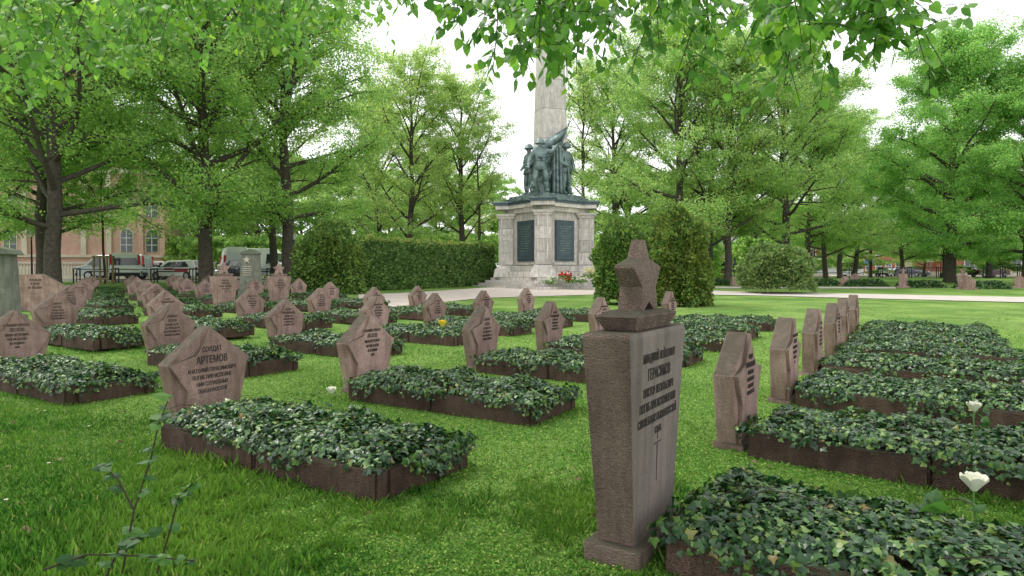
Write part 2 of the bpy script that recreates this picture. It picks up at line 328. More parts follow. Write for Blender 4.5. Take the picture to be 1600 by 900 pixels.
# ------------------------------------------------------------ the setting
def sheet(name, pts_fn, nu, nv, lift, m):
    vs = []
    for i in range(nu + 1):
        for j in range(nv + 1):
            x, y = pts_fn(i / nu, j / nv); vs.append((x, y, g(x, y) + lift))
    fs = [(i * (nv + 1) + j, (i + 1) * (nv + 1) + j, (i + 1) * (nv + 1) + j + 1, i * (nv + 1) + j + 1) for i in range(nu) for j in range(nv)]
    o = link(name, mesh(name, vs, fs, True), m); o['kind'] = 'structure'; return o
ys = list(np.arange(-8, 60, .5)) + [62, 66, 72, 80, 90, 104, 120, 150, 200, 300, 500, 900, 1500]
xs_ = [-1500, -700, -350, -200, -120, -80] + list(np.arange(-60, 61, 1.0)) + [80, 120, 200, 350, 700, 1500]
xs_ = sorted(set(xs_))
vs = [(x, y, g(x, y)) for y in ys for x in xs_]
nx = len(xs_)
fs = [(j * nx + i, j * nx + i + 1, (j + 1) * nx + i + 1, (j + 1) * nx + i) for j in range(len(ys) - 1) for i in range(nx - 1)]
o = link('ground', mesh('ground', vs, fs, True), 'lawn'); o['kind'] = 'structure'
def curve_strip(name, far, near, lift, m, n=60):
    """far / near: lists of photograph positions of the two edges, left to right, taken down to the ground"""
    def samp(pl, u):
        x = pl[0][0] + (pl[-1][0] - pl[0][0]) * u
        for (x0, y0), (x1, y1) in zip(pl, pl[1:]):
            if x0 <= x <= x1: return x, y0 + (y1 - y0) * (x - x0) / (x1 - x0)
        return pl[-1]
    def f(u, v):
        a = gp(*samp(near, u)); b_ = gp(*samp(far, u)); return a[0] + (b_[0] - a[0]) * v, a[1] + (b_[1] - a[1]) * v
    return sheet(name, f, n, 8, lift, m)
curve_strip('gravel_path', [(560, 461), (640, 458), (760, 450), (1000, 447)], [(560, 486), (640, 478), (760, 466), (1000, 459)], .02, 'gravel')
curve_strip('path', [(1000, 452), (1200, 457), (1700, 467)], [(1000, 459), (1200, 463), (1700, 476)], .024, 'path')
curve_strip('footpath', [(1090, 448.5), (1400, 449)], [(1090, 451), (1400, 451.5)], .02, 'path', 30)
sheet('road', lambda u, v: (-75 + 90 * u, 45.5 + 8 * v), 60, 6, .03, 'asphalt')
sheet('street', lambda u, v: (-5 + 140 * u, 84 + 50 * v), 40, 6, .05, 'asphalt')
# kerb along the road
MB().box((-30, 45.35, 0), (90, .18, .12)).obj('road_kerb', 'travertine', loc=(0, 0, g(-30, 45.3) + .04))['kind'] = 'structure'

# ------------------------------------------------------------ graves
V = Vector((.533, .846)); U = Vector((.846, -.533)); TH = math.radians(57.8)
SP, RS = 1.83, 3.70
ORD = ['', 'first', 'second', 'third', 'fourth', 'fifth', 'sixth', 'seventh', 'eighth', 'ninth', 'tenth', 'eleventh', 'twelfth']
def pent_mesh(seed):
    r = random.Random(seed)
    A, S, F = .74, .48, .0
    sh, ft = .325, .225
    P = [(-ft, F), (-sh, S), (0, A), (sh, S), (ft, F)]
    mb = MB().prism(P, -.052, .075)
    c = (0, .36); star = []
    for i in range(5):
        a = P[i]; b_ = P[(i + 1) % 5]; star.append((a[0] * .985, c[1] + (a[1] - c[1]) * .985))
        mx_, mz = (a[0] + b_[0]) / 2, (a[1] + b_[1]) / 2; k = .70 if i < 4 else .62
        star.append((c[0] + (mx_ - c[0]) * k, c[1] + (mz - c[1]) * k))
    me = mb.mesh('pentagon', bevel=.006)
    mb2 = MB().prism(star, -.080, -.045); me2 = mb2.mesh('star', bevel=.003)
    bm = bmesh.new(); bm.from_mesh(me); bm.from_mesh(me2)
    for v in bm.verts: v.co += Vector([r.uniform(-.0015, .0015) for _ in range(3)])
    m = bpy.data.meshes.new('headstone_slab'); bm.to_mesh(m); bm.free(); m.materials.append(MATS['porphyry']); return m
PENT = [pent_mesh(i) for i in range(3)]
PLINTH = MB().box((0, .0, .01), (.50, .20, .06)).mesh('plinth', bevel=.01); PLINTH.materials.append(MATS['porphyry'])
TXT = [(['СЕРЖАНТ', 'БЕЛОВ', 'ПОГИБ В БОЮ', 'ЗА СВОБОДУ И', 'НЕЗАВИСИМОСТЬ', 'НАШЕЙ РОДИНЫ'], [.036, .042, .03, .032, .03, .03]),
       (['СОЛДАТ', 'НЕПОМНЯЩИЙ', 'ПОГИБ ПРИ', 'ИСПОЛНЕНИИ', 'СЛУЖЕБНЫХ', 'ОБЯЗАННОСТЕЙ'], [.034, .04, .032, .032, .03, .03]),
       (['СТАРШИЙ СЕРЖАНТ', 'ЛЕСКОВ', 'ИВАН ПЕТРОВИЧ', 'ПОГИБ В БОЮ', 'ЗА РОДИНУ', '1945'], [.03, .042, .032, .032, .03, .03])]
ART = (['СОЛДАТ', 'АРТЕМОВ', 'АНАТОЛИЙ ГЕРАСИМОВИЧ', 'ПОГИБ ПРИ ИСПОЛНЕ', 'НИИ СЛУЖЕБНЫХ', 'ОБЯЗАННОСТЕЙ'], [.046, .066, .036, .036, .036, .036])
def headstone(x, y, i, label, group, txt=None, rot=0, lean=0):
    t = empty('headstone', (x, y, g(x, y)), TH + rot, label, 'gravestone', group); t.scale = (1.03,) * 3
    t.rotation_euler = (lean + random.uniform(-.02, .02), random.uniform(-.015, .015), TH + rot + random.uniform(-.03, .03))
    link('slab', PENT[i % 3], None, t); link('plinth', PLINTH, None, t)
    ls = txt or TXT[i % 3]
    o = link('inscription', text_mesh(ls[0], ls[1], width=.44), None, t, (0, -.0812, .60)); o['kind'] = 'stuff'
    return t
def kerb_mesh(w_, d_, h_, seed):
    r = random.Random(seed); me = MB().box((0, 0, h_ / 2), (w_, d_, h_)).mesh('kerb_stone')
    bm = bmesh.new(); bm.from_mesh(me)
    bmesh.ops.subdivide_edges(bm, edges=[e for e in bm.edges if e.calc_length() > .5], cuts=5, use_grid_fill=True)
    bmesh.ops.bevel(bm, geom=[e for e in bm.edges if e.calc_face_angle(0) > 1], offset=.012, segments=2, affect='EDGES')
    for v in bm.verts: v.co += Vector((r.uniform(-.004, .004), r.uniform(-.006, .006), r.uniform(-.005, .005)))
    bm.to_mesh(me); bm.free(); me.materials.append(MATS['kerb_stone']); return me
GL, GW, GH = 1.95, .78, .175
K_SIDE = [kerb_mesh(GL / 2 - .006, .09, GH, s) for s in (1, 2, 3)]
K_END = [kerb_mesh(GW - .19, .09, GH, s) for s in (4, 5)]
SOIL = mesh('soil_bed', [(x * (GW / 2 - .08), -.08 - (GL - .1) * j / 10, .13 + .06 * (1 - x ** 4) * math.sin(PI * min(1, max(0, j / 10))) ** .4) for j in range(11) for x in (-1, -.5, 0, .5, 1)],
            [(j * 5 + i, j * 5 + i + 1, (j + 1) * 5 + i + 1, (j + 1) * 5 + i) for j in range(10) for i in range(4)]); SOIL.materials.append(MATS['soil'])
RECTS = []
def grave(x, y, label, group, rot=0):
    t = empty('grave_border', (x, y, g(x, y) - .01), TH + rot, label, 'grave', group)
    for s in (-1, 1):
        for k in (0, 1): link('kerb_stone', random.choice(K_SIDE), None, t, (s * (GW / 2 - .045), -GL / 4 - k * GL / 2, random.uniform(-.008, .004)), (random.uniform(-.01, .01), 0, PI / 2 * s + random.uniform(-.012, .012)))
    for yy in (-.05, -GL + .05): link('kerb_stone', random.choice(K_END), None, t, (0, yy, random.uniform(-.006, .002)))
    link('soil_bed', SOIL, None, t)
    RECTS.append((x, y, TH + rot)); return t
def ivy_arrays(n, seed, size, hang=.5, mound=.09):
    rng = np.random.default_rng(seed); P, Nn, S = [], [], []
    while len(P) < n:
        a = rng.uniform(-1.12, 1.12); b_ = rng.uniform(-.06, 1.05)
        X = a * GW / 2; Y = -b_ * GL
        nz_ = noise.noise(Vector((X * 3 + seed * 7, Y * 3, 0)))
        nz2 = noise.noise(Vector((X * 9 + seed * 3, Y * 9, 2)))
        dx = max(0, abs(X) - GW / 2 + .03); dy = max(0, -Y - GL + .03, Y + .02)
        out_ = max(dx, dy)
        edge = min(GW / 2 - abs(X), -Y + .02, GL + Y)
        if out_ > 0:
            hangk = noise.noise(Vector((X * 2.2 + seed, Y * 2.2 + 5, 3)))
            if hangk * 1.2 + .25 < rng.uniform(0, 1) * (1.4 - hang): continue
            off = rng.uniform(0, .05); 
            if dx >= dy: X = math.copysign(GW / 2 + off, X)
            else: Y = (-GL - off) if Y < -1 else (.02 + off)
            L_ = max(.03, .07 + .17 * hangk); z = GH + .03 - rng.uniform(0, 1) ** 1.4 * L_
            o_ = (math.copysign(1, X), 0, .45) if dx >= dy else (0, math.copysign(1, Y + 1), .45)
        else:
            e = min(1, max(0, edge / .20)); z = GH + .01 + (mound + .085 * nz_) * math.sin(e * PI / 2) + .035 * nz2 - rng.uniform(0, .05)
            sx = -math.copysign(1, -X) * (1 - e) if abs(X) > GW / 2 - .16 else 0
            o_ = (sx, 0, 1)
        P.append((X, Y, max(.02, z))); Nn.append(o_); S.append(size * rng.uniform(.4, 1.2))
    P = np.array(P); Nn = unit(np.array(Nn, float)); Nn = unit(Nn + rng.normal(size=Nn.shape) * .38)
    T = rdir(len(P), rng, -.25, .5); T = T - Nn * (T * Nn).sum(1, keepdims=True)
    return P, unit(T), Nn, np.array(S)
IVY_FAR = []
for s in range(4):
    IVY_FAR.append(leaf_mesh('ivy_foliage', *ivy_arrays(4600, 20 + s, .040, .35), T_IVY, 'ivy'))
IVY_LEAF = one_leaf('leaf', T_IVY, 'ivy')
def stems(seed, n=9):
    r = random.Random(seed); mb = MB()
    for i in range(n):
        X = r.uniform(-.36, .36); Y = -r.uniform(.1, 1.85); p = []
        a = r.uniform(0, 2 * PI); L_ = r.uniform(.12, .3)
        for k in range(4): p.append((X + math.cos(a) * L_ * k / 3, Y + math.sin(a) * L_ * k / 3, GH + .09 + .03 * math.sin(k) + r.uniform(0, .03)))
        mb.tube(p, [.0025] * 4, 3, False)
    for s in (-1, 1):
        for i in range(9):
            Y = -r.uniform(.1, 1.9); X = s * (GW / 2 + .01); p = [(X - s * .05, Y, GH + .02), (X + s * .012, Y + .01, GH - .01), (X + s * .01, Y + r.uniform(-.05, .05), r.uniform(.0, .12))]
            mb.tube(p, [.003, .0025, .002], 3, False)
    return mb.mesh('stems')
def ivy(x, y, label, group, rot=0, near=0, seed=0, hang=.5):
    t = empty('ivy_bed', (x, y, g(x, y) - .01), TH + rot, label, 'ivy', group)
    if near:
        P, T, Nn, S = ivy_arrays(near, seed, .037, hang)
        M = Matrix.Rotation(TH + rot, 3, 'Z'); W = np.array(M)
        Wp = P @ W.T + np.array([x, y, 0]); dist = np.linalg.norm(Wp - np.array([0, 0, CAM_H]), axis=1)
        score = S / dist * (.3 + P[:, 2] / .3)
        vis = (np.abs(Wp[:, 0] / Wp[:, 1]) < .82) & (Wp[:, 1] > .3)
        top = np.argsort(-score * vis)[:280]; mask = np.zeros(len(P), bool); mask[top] = True
        for i in top: place_leaf('leaf', IVY_LEAF, P[i], T[i], Nn[i], S[i], t)
        o = link('foliage', leaf_mesh('foliage', P[~mask], T[~mask], Nn[~mask], S[~mask], T_IVY, 'ivy'), None, t); o['kind'] = 'stuff'
        o = link('stem', stems(seed), 'twig', t); o['kind'] = 'stuff'
    else:
        o = link('foliage', IVY_FAR[seed % 4], None, t); o['kind'] = 'stuff'
        if seed % 2: o.scale = (-1, 1, 1)
    return t
ROWS = {'A': (Vector((1.56, 4.40)), range(0, 6), 'the rightmost row'),
        'B': (Vector((-2.37, 4.95)), range(0, 7), 'the second row from the right'),
        'C': (Vector((-5.50, 7.05)), range(0, 7), 'the third row from the right'),
        'D': (Vector((-8.55, 9.02)), range(1, 7), 'the fourth row from the right'),
        'E': (Vector((-11.65, 10.99)), range(2, 7), 'the fifth row from the right'),
        'F': (Vector((-14.8, 12.96)), range(3, 8), 'the sixth row from the right'),
        'G': (Vector((-18.12, 14.93)), range(4, 9), 'the seventh row from the right'),
        'H': (Vector((-21.25, 16.9)), range(5, 9), 'the eighth row from the right'),
        'I': (Vector((-24.4, 18.9)), range(6, 10), 'the last row on the left')}
seed = 0
def officer_slab(x, y, label, big=False, txt=None, rot=0, base=0):
    """tapering slab on a plinth, flared cap and a five-pointed star standing on it"""
    t = empty('starred_slab', (x, y, g(x, y) + base), TH + rot, label, 'gravestone', 'tall slabs carrying a star' if not big else 'tall slabs carrying a star')
    sm_ = 'near_stone' if big else 'porphyry'
    MB().box((0, 0, .012), (.56, .24, .13)).obj('plinth', sm_, t, bevel=.009, seg=2)
    # slab: bottom .43 x .16, top .66 x .2
    mb = MB(); vs = []
    for z, w_, d_ in ((.075, .47, .155), (.905, .68, .2), (.925, .67, .19)):
        for sx, sy in ((-1, -1), (1, -1), (1, 1), (-1, 1)): vs.append((sx * w_ / 2, sy * d_ / 2, z))
    mb.add(vs, [(3, 2, 1, 0), (8, 9, 10, 11)] + [(k * 4 + i, k * 4 + (i + 1) % 4, k * 4 + 4 + (i + 1) % 4, k * 4 + 4 + i) for k in (0, 1) for i in range(4)])
    sl = mb.obj('slab', sm_, t, bevel=.005, seg=2)
    if big:
        sl.data.materials.append(MATS['dressed_stone'])
        for p_ in sl.data.polygons:
            if p_.normal.y < -.8: p_.material_index = 1
    mb = MB(); vs = []
    for z, w_, d_ in ((.925, .40, .135), (.985, .50, .18), (1.005, .26, .14)):
        for sx, sy in ((-1, -1), (1, -1), (1, 1), (-1, 1)): vs.append((sx * w_ / 2, sy * d_ / 2, z))
    mb.add(vs, [(3, 2, 1, 0), (8, 9, 10, 11)] + [(k * 4 + i, k * 4 + (i + 1) % 4, k * 4 + 4 + (i + 1) % 4, k * 4 + 4 + i) for k in (0, 1) for i in range(4)])
    mb.obj('cap', sm_, t, bevel=.003)
    # star: blunt top arm, broad side arms, two feet; thick; a ridge down each arm on the front
    P = [(0.024, 1.30), (-.024, 1.30), (-.042, 1.222), (-.155, 1.19), (-.155, 1.178), (-.080, 1.10), (-.105, .995), (-.07, .995), (0, 1.04), (.07, .995), (.105, .995), (.080, 1.10), (.155, 1.178), (.155, 1.19), (.042, 1.222)]
    n = len(P); mb = MB(); th = lambda p: .022 if p[1] > 1.29 else (.034 if p[1] > 1.2 else (.042 if p[1] > 1.15 else .05))
    vs = [(p[0], th(p), p[1]) for p in P] + [(p[0], -th(p), p[1]) for p in P] + [(0, -.064, 1.13), (0, .064, 1.13)]
    fs = [(i, (i + 1) % n, (i + 1) % n + n, i + n) for i in range(n)] + [(i + n, (i + 1) % n + n, 2 * n) for i in range(n)] + [((i + 1) % n, i, 2 * n + 1) for i in range(n)]
    mb.add(vs, fs).obj('star', sm_, t)
    ls = txt or (['КАПИТАН', 'ИВАНОВ', 'ПОГИБ СМЕРТЬЮ', 'ХРАБРЫХ', '1945'], [.045, .06, .05, .05, .045])
    o = link('inscription', text_mesh(ls[0], ls[1], width=.52 if not big else .56), None, t, (0, -.0996, .84)); o['kind'] = 'stuff'
    o.rotation_euler = (math.atan2(.0225, .83), 0, 0)      # follows the leaning front face
    return t

# the tall slab in the foreground
LT = (['МЛАДШИЙ ЛЕЙТЕНАНТ', 'ГЕРАСИМОВ', 'ВИКТОР ЛЕОНТЬЕВИЧ', 'ПОГИБ ПРИ ИСПОЛНЕНИИ', 'СЛУЖЕБНЫХ ОБЯЗАННОСТЕЙ', '4.XI.46'], [.042, .056, .042, .042, .040, .036])
tall = officer_slab(.54, 2.74, 'tall tapering stone slab with a star on its cap, nearest to the camera', True, LT)
# faint sword carved under the inscription
yf = lambda z_: -.0775 - .0225 * (z_ - .075) / .83 - .0006
mb = MB()
for k in range(8): mb.box((0, yf(.29 + k * .02), .29 + k * .02), (.003 + .0009 * k, .002, .0195))
mb.box((0, yf(.445), .445), (.09, .002, .005)); mb.box((0, yf(.475), .475), (.005, .002, .03))
mb.obj('carved_sword', 'lettering', tall)['kind'] = 'stuff'
xg, yg = .515 + .25 * U.x + .17 * V.x, 2.74 + .25 * U.y + .17 * V.y
grave(xg, yg, 'stone border of the ivy grave in the bottom right corner', 'stone bordered graves', -.09)
ivy(xg, yg, 'ivy covering the grave in the bottom right corner, beside the tall starred slab', 'ivy on the graves', -.09, 10500, 3, .35)
NEAR = {('A', 0): 8500, ('A', 1): 7500, ('B', 0): 9500, ('B', 1): 7500, ('C', 0): 6500}
for rname, (p0, ks, where) in ROWS.items():
    for q, k in enumerate(ks):
        seed += 1
        p = p0 + V * SP * k + (Vector((random.uniform(-.07, .07), random.uniform(-.07, .07))) if k > 0 else Vector((0, 0)))
        last = k == ks[-1]
        o_ = ORD[q + 1]
        first = rname == 'B' and k == 0
        if rname == 'E' and k in (4, 5):
            officer_slab(p.x, p.y, 'pink slab with a star on top, ' + ('left one of the pair before the white vans' if k == 4 else 'right one of the pair before the white vans, beside the clipped yew'), rot=-.12)
        else:
            lab = '%s pink five-cornered headstone from the front in %s' % (o_, where)
            if first: lab = 'nearest five-cornered headstone on the left, its dark lettering large and readable'
            headstone(p.x, p.y, seed, lab, 'five-cornered headstones standing in rows', ART if first else None, 0, .01 if first else 0)
        rot = -.09 if rname == 'A' else 0
        off = {'A': .02, 'B': -.05}.get(rname, 0)
        gx, gy = p.x + U.x * .17 + V.x * off, p.y + U.y * .17 + V.y * off
        if rname == 'B' and k: gy -= .1; gx += .04
        if first: gx, gy = p.x + U.x * .44 - V.x * .22, p.y + U.y * .44 - V.y * .22
        grave(gx, gy, 'stone border of the %s grave from the front in %s' % (o_, where), 'stone bordered graves', rot)
        ivy(gx, gy, 'dark ivy on the %s grave from the front in %s' % (o_, where), 'ivy on the graves', rot, NEAR.get((rname, k), 0), seed, .75 if first else .45)

# far right line of headstones and clipped ivy plots, and odd monuments on the left
FR = [(1320, 447, .62), (1336, 443, .7), (1411, 450, .95), (1504, 452, 1.1), (1516, 453, .7), (1593, 450, .75)]
for i, (px, py, h) in enumerate(FR):
    x, y = gp(px, py)
    t = empty('distant_headstone', (x, y, g(x, y)), -.5, '%s small pink headstone from the left in the far line beyond the white path' % ORD[i + 1], 'gravestone', 'small headstones beyond the white path')
    w_ = .55 if i in (0, 1, 5) else .5
    MB().box((0, 0, .05), (w_ + .12, .3, .14)).obj('plinth', 'porphyry', t)
    if i in (2, 3):
        MB().box((0, 0, .45), (w_ * .8, .2, .7), taper=1.15).obj('slab', 'porphyry', t)
        MB().prism([(-.06, .8), (-.07, .95), (-.16, 1.02), (-.05, 1.06), (0, 1.2), (.05, 1.06), (.16, 1.02), (.07, .95), (.06, .8)], -.07, .07).obj('star', 'porphyry', t)
    else: MB().prism([(-w_ * .4, .1), (-w_ / 2, h * .7), (0, h), (w_ / 2, h * .7), (w_ * .4, .1)], -.08, .08).obj('slab', 'porphyry', t, bevel=.006)
def plot(px0, px1, py, h, label, ):
    x0, y0 = gp(px0, py); x1, y1 = gp(px1, py); n = int(900 * abs(x1 - x0) + 400)
    rng = np.random.default_rng(int(px0)); a = rng.uniform(0, 1, n); b_ = rng.uniform(0, 1, n)
    P = np.stack([x0 + (x1 - x0) * a, y0 + (y1 - y0) * a + b_ * 1.4, np.zeros(n)], 1)
    e = np.minimum(np.minimum(a, 1 - a) * abs(x1 - x0) / .4, np.minimum(b_, 1 - b_) * 3.5).clip(0, 1)
    P[:, 2] = g(x0, y0) + rng.uniform(.0, 1, n) ** .4 * h * np.sin(e * PI / 2)
    me = leaf_mesh('ivy_plot', P, rdir(n, rng, -.1), rdir(n, rng, .8), rng.uniform(.06, .11, n), T_IVY, 'ivy' if h < .5 else 'hedge')
    tag(link('ivy_plot', me), label, 'ivy', 'low ivy plots beyond the path')
plot(1325, 1392, 448, .42, 'low ivy plot between the first and middle headstones of the far line')
plot(1418, 1482, 450, .42, 'low ivy plot just right of the starred headstone beyond the path')
plot(1512, 1584, 452, .45, 'low ivy plot at the far right beyond the white path')
plot(1262, 1318, 447, .42, 'low ivy plot right of the golden cypress bush')
plot(1104, 1146, 446, .42, 'low ivy plot under the two trunks by the brown kiosk')
# grey-green boulder monument at the left picture edge and wide pink slab behind it
x, y = at(-14, 12.5), 12.5
t = empty('weathered_monument', (x, y, g(x, y)), .25, 'tall grey-green weathered monument at the left picture edge', 'monument')
MB().box((0, 0, .1), (1.0, .6, .24)).obj('plinth', 'greystone', t, bevel=.02)
MB().box((0, 0, .82), (.86, .45, 1.25), taper=.86).obj('block', 'greystone', t, bevel=.03, seg=2)
MB().prism([(-.46, 1.4), (-.4, 1.5), (-.2, 1.55), (.2, 1.55), (.4, 1.5), (.46, 1.4)], -.28, .28).obj('cap', 'greystone', t, bevel=.015)
x, y = at(64, 17), 17
t = empty('wide_headstone', (x, y, g(x, y)), .35, 'wide pink stone with a sloping right shoulder, right of the grey-green monument', 'gravestone')
MB().prism([(-.62, 0), (-.62, .95), (.05, .98), (.62, .62), (.5, 0)], -.1, .1).obj('slab', 'porphyry', t, bevel=.012)
o = link('inscription', text_mesh(['ПОГИБЛИ', 'В БОЯХ', 'ЗА РОДИНУ'], [.07, .07, .07]), None, t, (-.1, -.103, .86))
# round stele with a star and conical top
x, y = at(392, 24), 24
t = empty('round_stele', (x, y, g(x, y)), 0, 'dark grey round stele with a pale star, between the two starred slabs', 'monument')
MB().lathe([(.46, 0), (.46, .25), (.40, .3), (.34, 1.62), (.38, 1.64), (.38, 1.70), (.05, 1.84)], 20).obj('shaft', 'greystone', t)
pts = []
for i in range(10):
    r_ = .13 if i % 2 == 0 else .055; a = PI / 2 + i * PI / 5; pts.append((r_ * math.cos(a), 1.42 + r_ * math.sin(a)))
MB().prism(pts, -.385, -.33).obj('star_relief', 'trim', t)
for i in range(5): MB().box((0, -.372 - i * .002, 1.18 - i * .08), (.34 - .05 * (i % 2), .012, .022)).obj('lettering_band', 'trim', t)

# ------------------------------------------------------------ the memorial
MX, MY = 2.05, 38.3; MR = math.radians(38)          # square plan turned so one corner looks at the path
gz = .36
mem = empty('memorial', (MX, MY, gz), MR, 'pale stone memorial pedestal on steps with bronze plaques and obelisk', 'monument')
def ring(parent, side, h, z, n, depth, m='travertine', nm='step_block', extra=.0):
    for s_ in range(4):
        a = s_ * PI / 2; L_ = side - depth; bl = L_ / n
        key = (nm, round(bl, 3), h, depth)
        if key not in _q:
            me = MB().box((0, 0, 0), (bl - .012, depth, h)).mesh(nm, bevel=.012); me.materials.append(MATS[m]); _q[key] = me
        for i in range(n):
            lx = -side / 2 + bl * (i + .5); ly = -side / 2 + depth / 2
            o = link(nm, _q[key], None, parent, (lx * math.cos(a) - ly * math.sin(a), lx * math.sin(a) + ly * math.cos(a), z + h / 2), (0, 0, a))
for i, (sd_, h) in enumerate(((5.5, .17), (4.95, .16), (4.45, .16), (4.05, .16))):
    ring(mem, sd_, h, .16 * i + (.0 if i == 0 else .01), 5 - i // 2, .55)
MB().box((0, 0, .28), (3.6, 3.6, .7)).obj('core', 'travertine', mem)
B0 = .66
def stack(nm, boxes, parent, m='travertine', bevel=.015):
    mb = MB()
    for c, d in boxes: mb.box(c, d)
    return mb.obj(nm, m, parent, bevel=bevel)
ring(mem, 3.5, .34, B0, 3, .8, nm='base_block'); ring(mem, 3.3, .32, B0 + .345, 3, .75, nm='base_block')
HB = B0 + .67; HT = 4.42
MB().box((0, 0, (HB + HT) / 2), (2.65, 2.65, HT - HB - .01)).obj('pedestal_body', 'travertine', mem)
for sx, sy in ((-1, -1), (1, -1), (1, 1), (-1, 1)):      # corner pillars, set on the diagonal
    pr = empty('corner_pillar', (sx * 1.42, sy * 1.42, 0)); pr.parent = mem; pr.rotation_euler = (0, 0, PI / 4)
    MB().box((0, 0, B0 + .25), (1.25, 1.25, .5), taper=.86).obj('pillar_base', 'travertine', pr, bevel=.02)
    MB().box((0, 0, B0 + .6), (1.0, 1.0, .22), taper=.82).obj('pillar_base', 'travertine', pr, bevel=.02)
    for k in range(4): MB().box((0, 0, HB + .06 + .72 * k + .36), (.74 - k * .012, .74 - k * .012, .712)).obj('pillar_block', 'travertine', pr, bevel=.012)
    for q in (-1, 1):
        for (fx, fy) in ((q * .22, -.37), (q * .22, .37)): MB().box((fx, fy, HB + 1.6), (.07, .05, 2.5)).obj('flute', 'travertine', pr)
        for (fx, fy) in ((.37, q * .22), (-.37, q * .22)): MB().box((fx, fy, HB + 1.6), (.05, .07, 2.5)).obj('flute', 'travertine', pr)
    MB().box((0, 0, HT - .22), (.84, .84, .12)).box((0, 0, HT - .08), (.94, .94, .15), taper=1.1).obj('capital', 'travertine', pr, bevel=.01)
for s_ in range(4):
    a = s_ * PI / 2 ; pl = empty('plaque', (math.sin(a) * 1.36, -math.cos(a) * 1.36, 0)); pl.parent = mem; pl.rotation_euler = (0, 0, a)
    MB().box((0, 0, 2.78), (1.24, .08, 2.34)).obj('plaque_frame', 'bronze_dark', pl, bevel=.01)
    MB().box((0, -.05, 2.78), (1.12, .03, 2.2)).obj('plaque_sheet', 'bronze_dark', pl)
    for k in range(12): MB().box((0, -.068, 3.6 - k * .14), (.8 - .2 * ((k * 7) % 3) / 2, .008, .045)).obj('lettering_line', 'bronze', pl)
    MB().box((0, .01, HB + .12), (1.5, .10, .12)).obj('plaque_sill', 'travertine', pl)
ring(mem, 3.05, .26, HT, 3, .7, nm='cornice_block')
def dsq(r, c):  # square with diagonal ears over the pillars, in plan
    pts = []
    for k in range(4):
        a = k * PI / 2 + PI / 4 - PI
        e = Vector((math.cos(a), math.sin(a))); tt = Vector((-e.y, e.x)); C_ = e * c
        half = .60
        a0 = C_ - tt * half - e * .35; a1 = C_ - tt * half + e * .42 ; a2 = C_ + tt * half + e * .42; a3 = C_ + tt * half - e * .35
        pts += [a0, a1, a2, a3]
    return pts
def ears(r, ear, w_):
    pts = []
    for k in range(4):
        a = -3 * PI / 4 + k * PI / 2; e = Vector((math.cos(a), math.sin(a))); tt = Vector((-e.y, e.x))
        for p, q in ((ear - w_ * 1.2, -w_), (ear, -w_), (ear, w_), (ear - w_ * 1.2, w_)): pts.append(e * p + tt * q)
    return pts
MB().vprism(ears(0, 2.52, .56), HT + .262, HT + .48).obj('entablature', 'travertine', mem)
MB().vprism(ears(0, 2.62, .62), HT + .484, HT + .62).obj('cornice_sheeting', 'bronze_dark', mem)
MB().vprism(ears(0, 2.68, .66), HT + .624, HT + .70).obj('cornice_edge', 'bronze', mem)
MB().box((0, 0, HT + .80), (3.0, 3.0, .19)).obj('bronze_step', 'bronze', mem, bevel=.01)
MB().box((0, 0, HT + .97), (2.7, 2.7, .15)).obj('bronze_step', 'bronze', mem, bevel=.01)
TOPZ = HT + 1.045
mem.scale = (1.18, 1.18, 1)
ob = empty('obelisk', (.25, -.0, TOPZ)); ob.parent = mem; ob.scale = (.85, .85, 1); ob.rotation_euler = (0, 0, math.radians(-24))
zc = 0; hc = [1.6, 1.75, 1.75, 1.7, 1.7, 1.6, 1.5]; wtot = sum(hc)
for k, h in enumerate(hc):
    w0 = 1.86 - .05 * zc; w1 = 1.86 - .05 * (zc + h)
    c = .16; poly = lambda q: [(-q + c, -q), (q - c, -q), (q, -q + c), (q, q - c), (q - c, q), (-q + c, q), (-q, q - c), (-q, -q + c)]
    n = 8; vs = [(p[0], p[1], zc) for p in poly(w0 / 2)] + [(p[0], p[1], zc + h - .012) for p in poly(w1 / 2)]
    MB().add(vs, [tuple(range(7, -1, -1)), tuple(range(8, 16))] + [(i, (i + 1) % 8, (i + 1) % 8 + 8, i + 8) for i in range(8)]).obj('obelisk_block', 'travertine' if k else 'bronze', ob, bevel=.01)
    zc += h
MB().box((0, 0, zc + .35), (1.32, 1.32, .7), taper=.05).obj('obelisk_cap', 'travertine', ob)

# bronze soldiers (figures cast in bronze, a little over life size)
def skin(name, pts, edges, rad, m, parent, sub=2, root=0):
    me = mesh(name, pts, []); me = bpy.data.meshes.new(name); me.from_pydata(pts, edges, []); me.update()
    o = bpy.data.objects.new(name, me); COL.objects.link(o); o.modifiers.new('s', 'SKIN')
    if not me.skin_vertices: 
        bm = bmesh.new(); bm.from_mesh(me); bm.verts.layers.skin.verify(); bm.to_mesh(me); bm.free()
    sv = me.skin_vertices[0].data
    for i, r_ in enumerate(rad):
        sv[i].radius = (r_, r_) if not isinstance(r_, tuple) else r_; sv[i].use_root = (i == root)
    md = o.modifiers.new('u', 'SUBSURF'); md.levels = sub; md.render_levels = sub
    dg = bpy.context.evaluated_depsgraph_get(); dg.update(); ev = bpy.data.meshes.new_from_object(o.evaluated_get(dg)); ev.name = name
    bpy.data.objects.remove(o); ev.polygons.foreach_set('use_smooth', [True] * len(ev.polygons)); ev.materials.clear(); ev.materials.append(MATS[m])
    o = bpy.data.objects.new(name, ev); COL.objects.link(o); o.parent = parent; return o
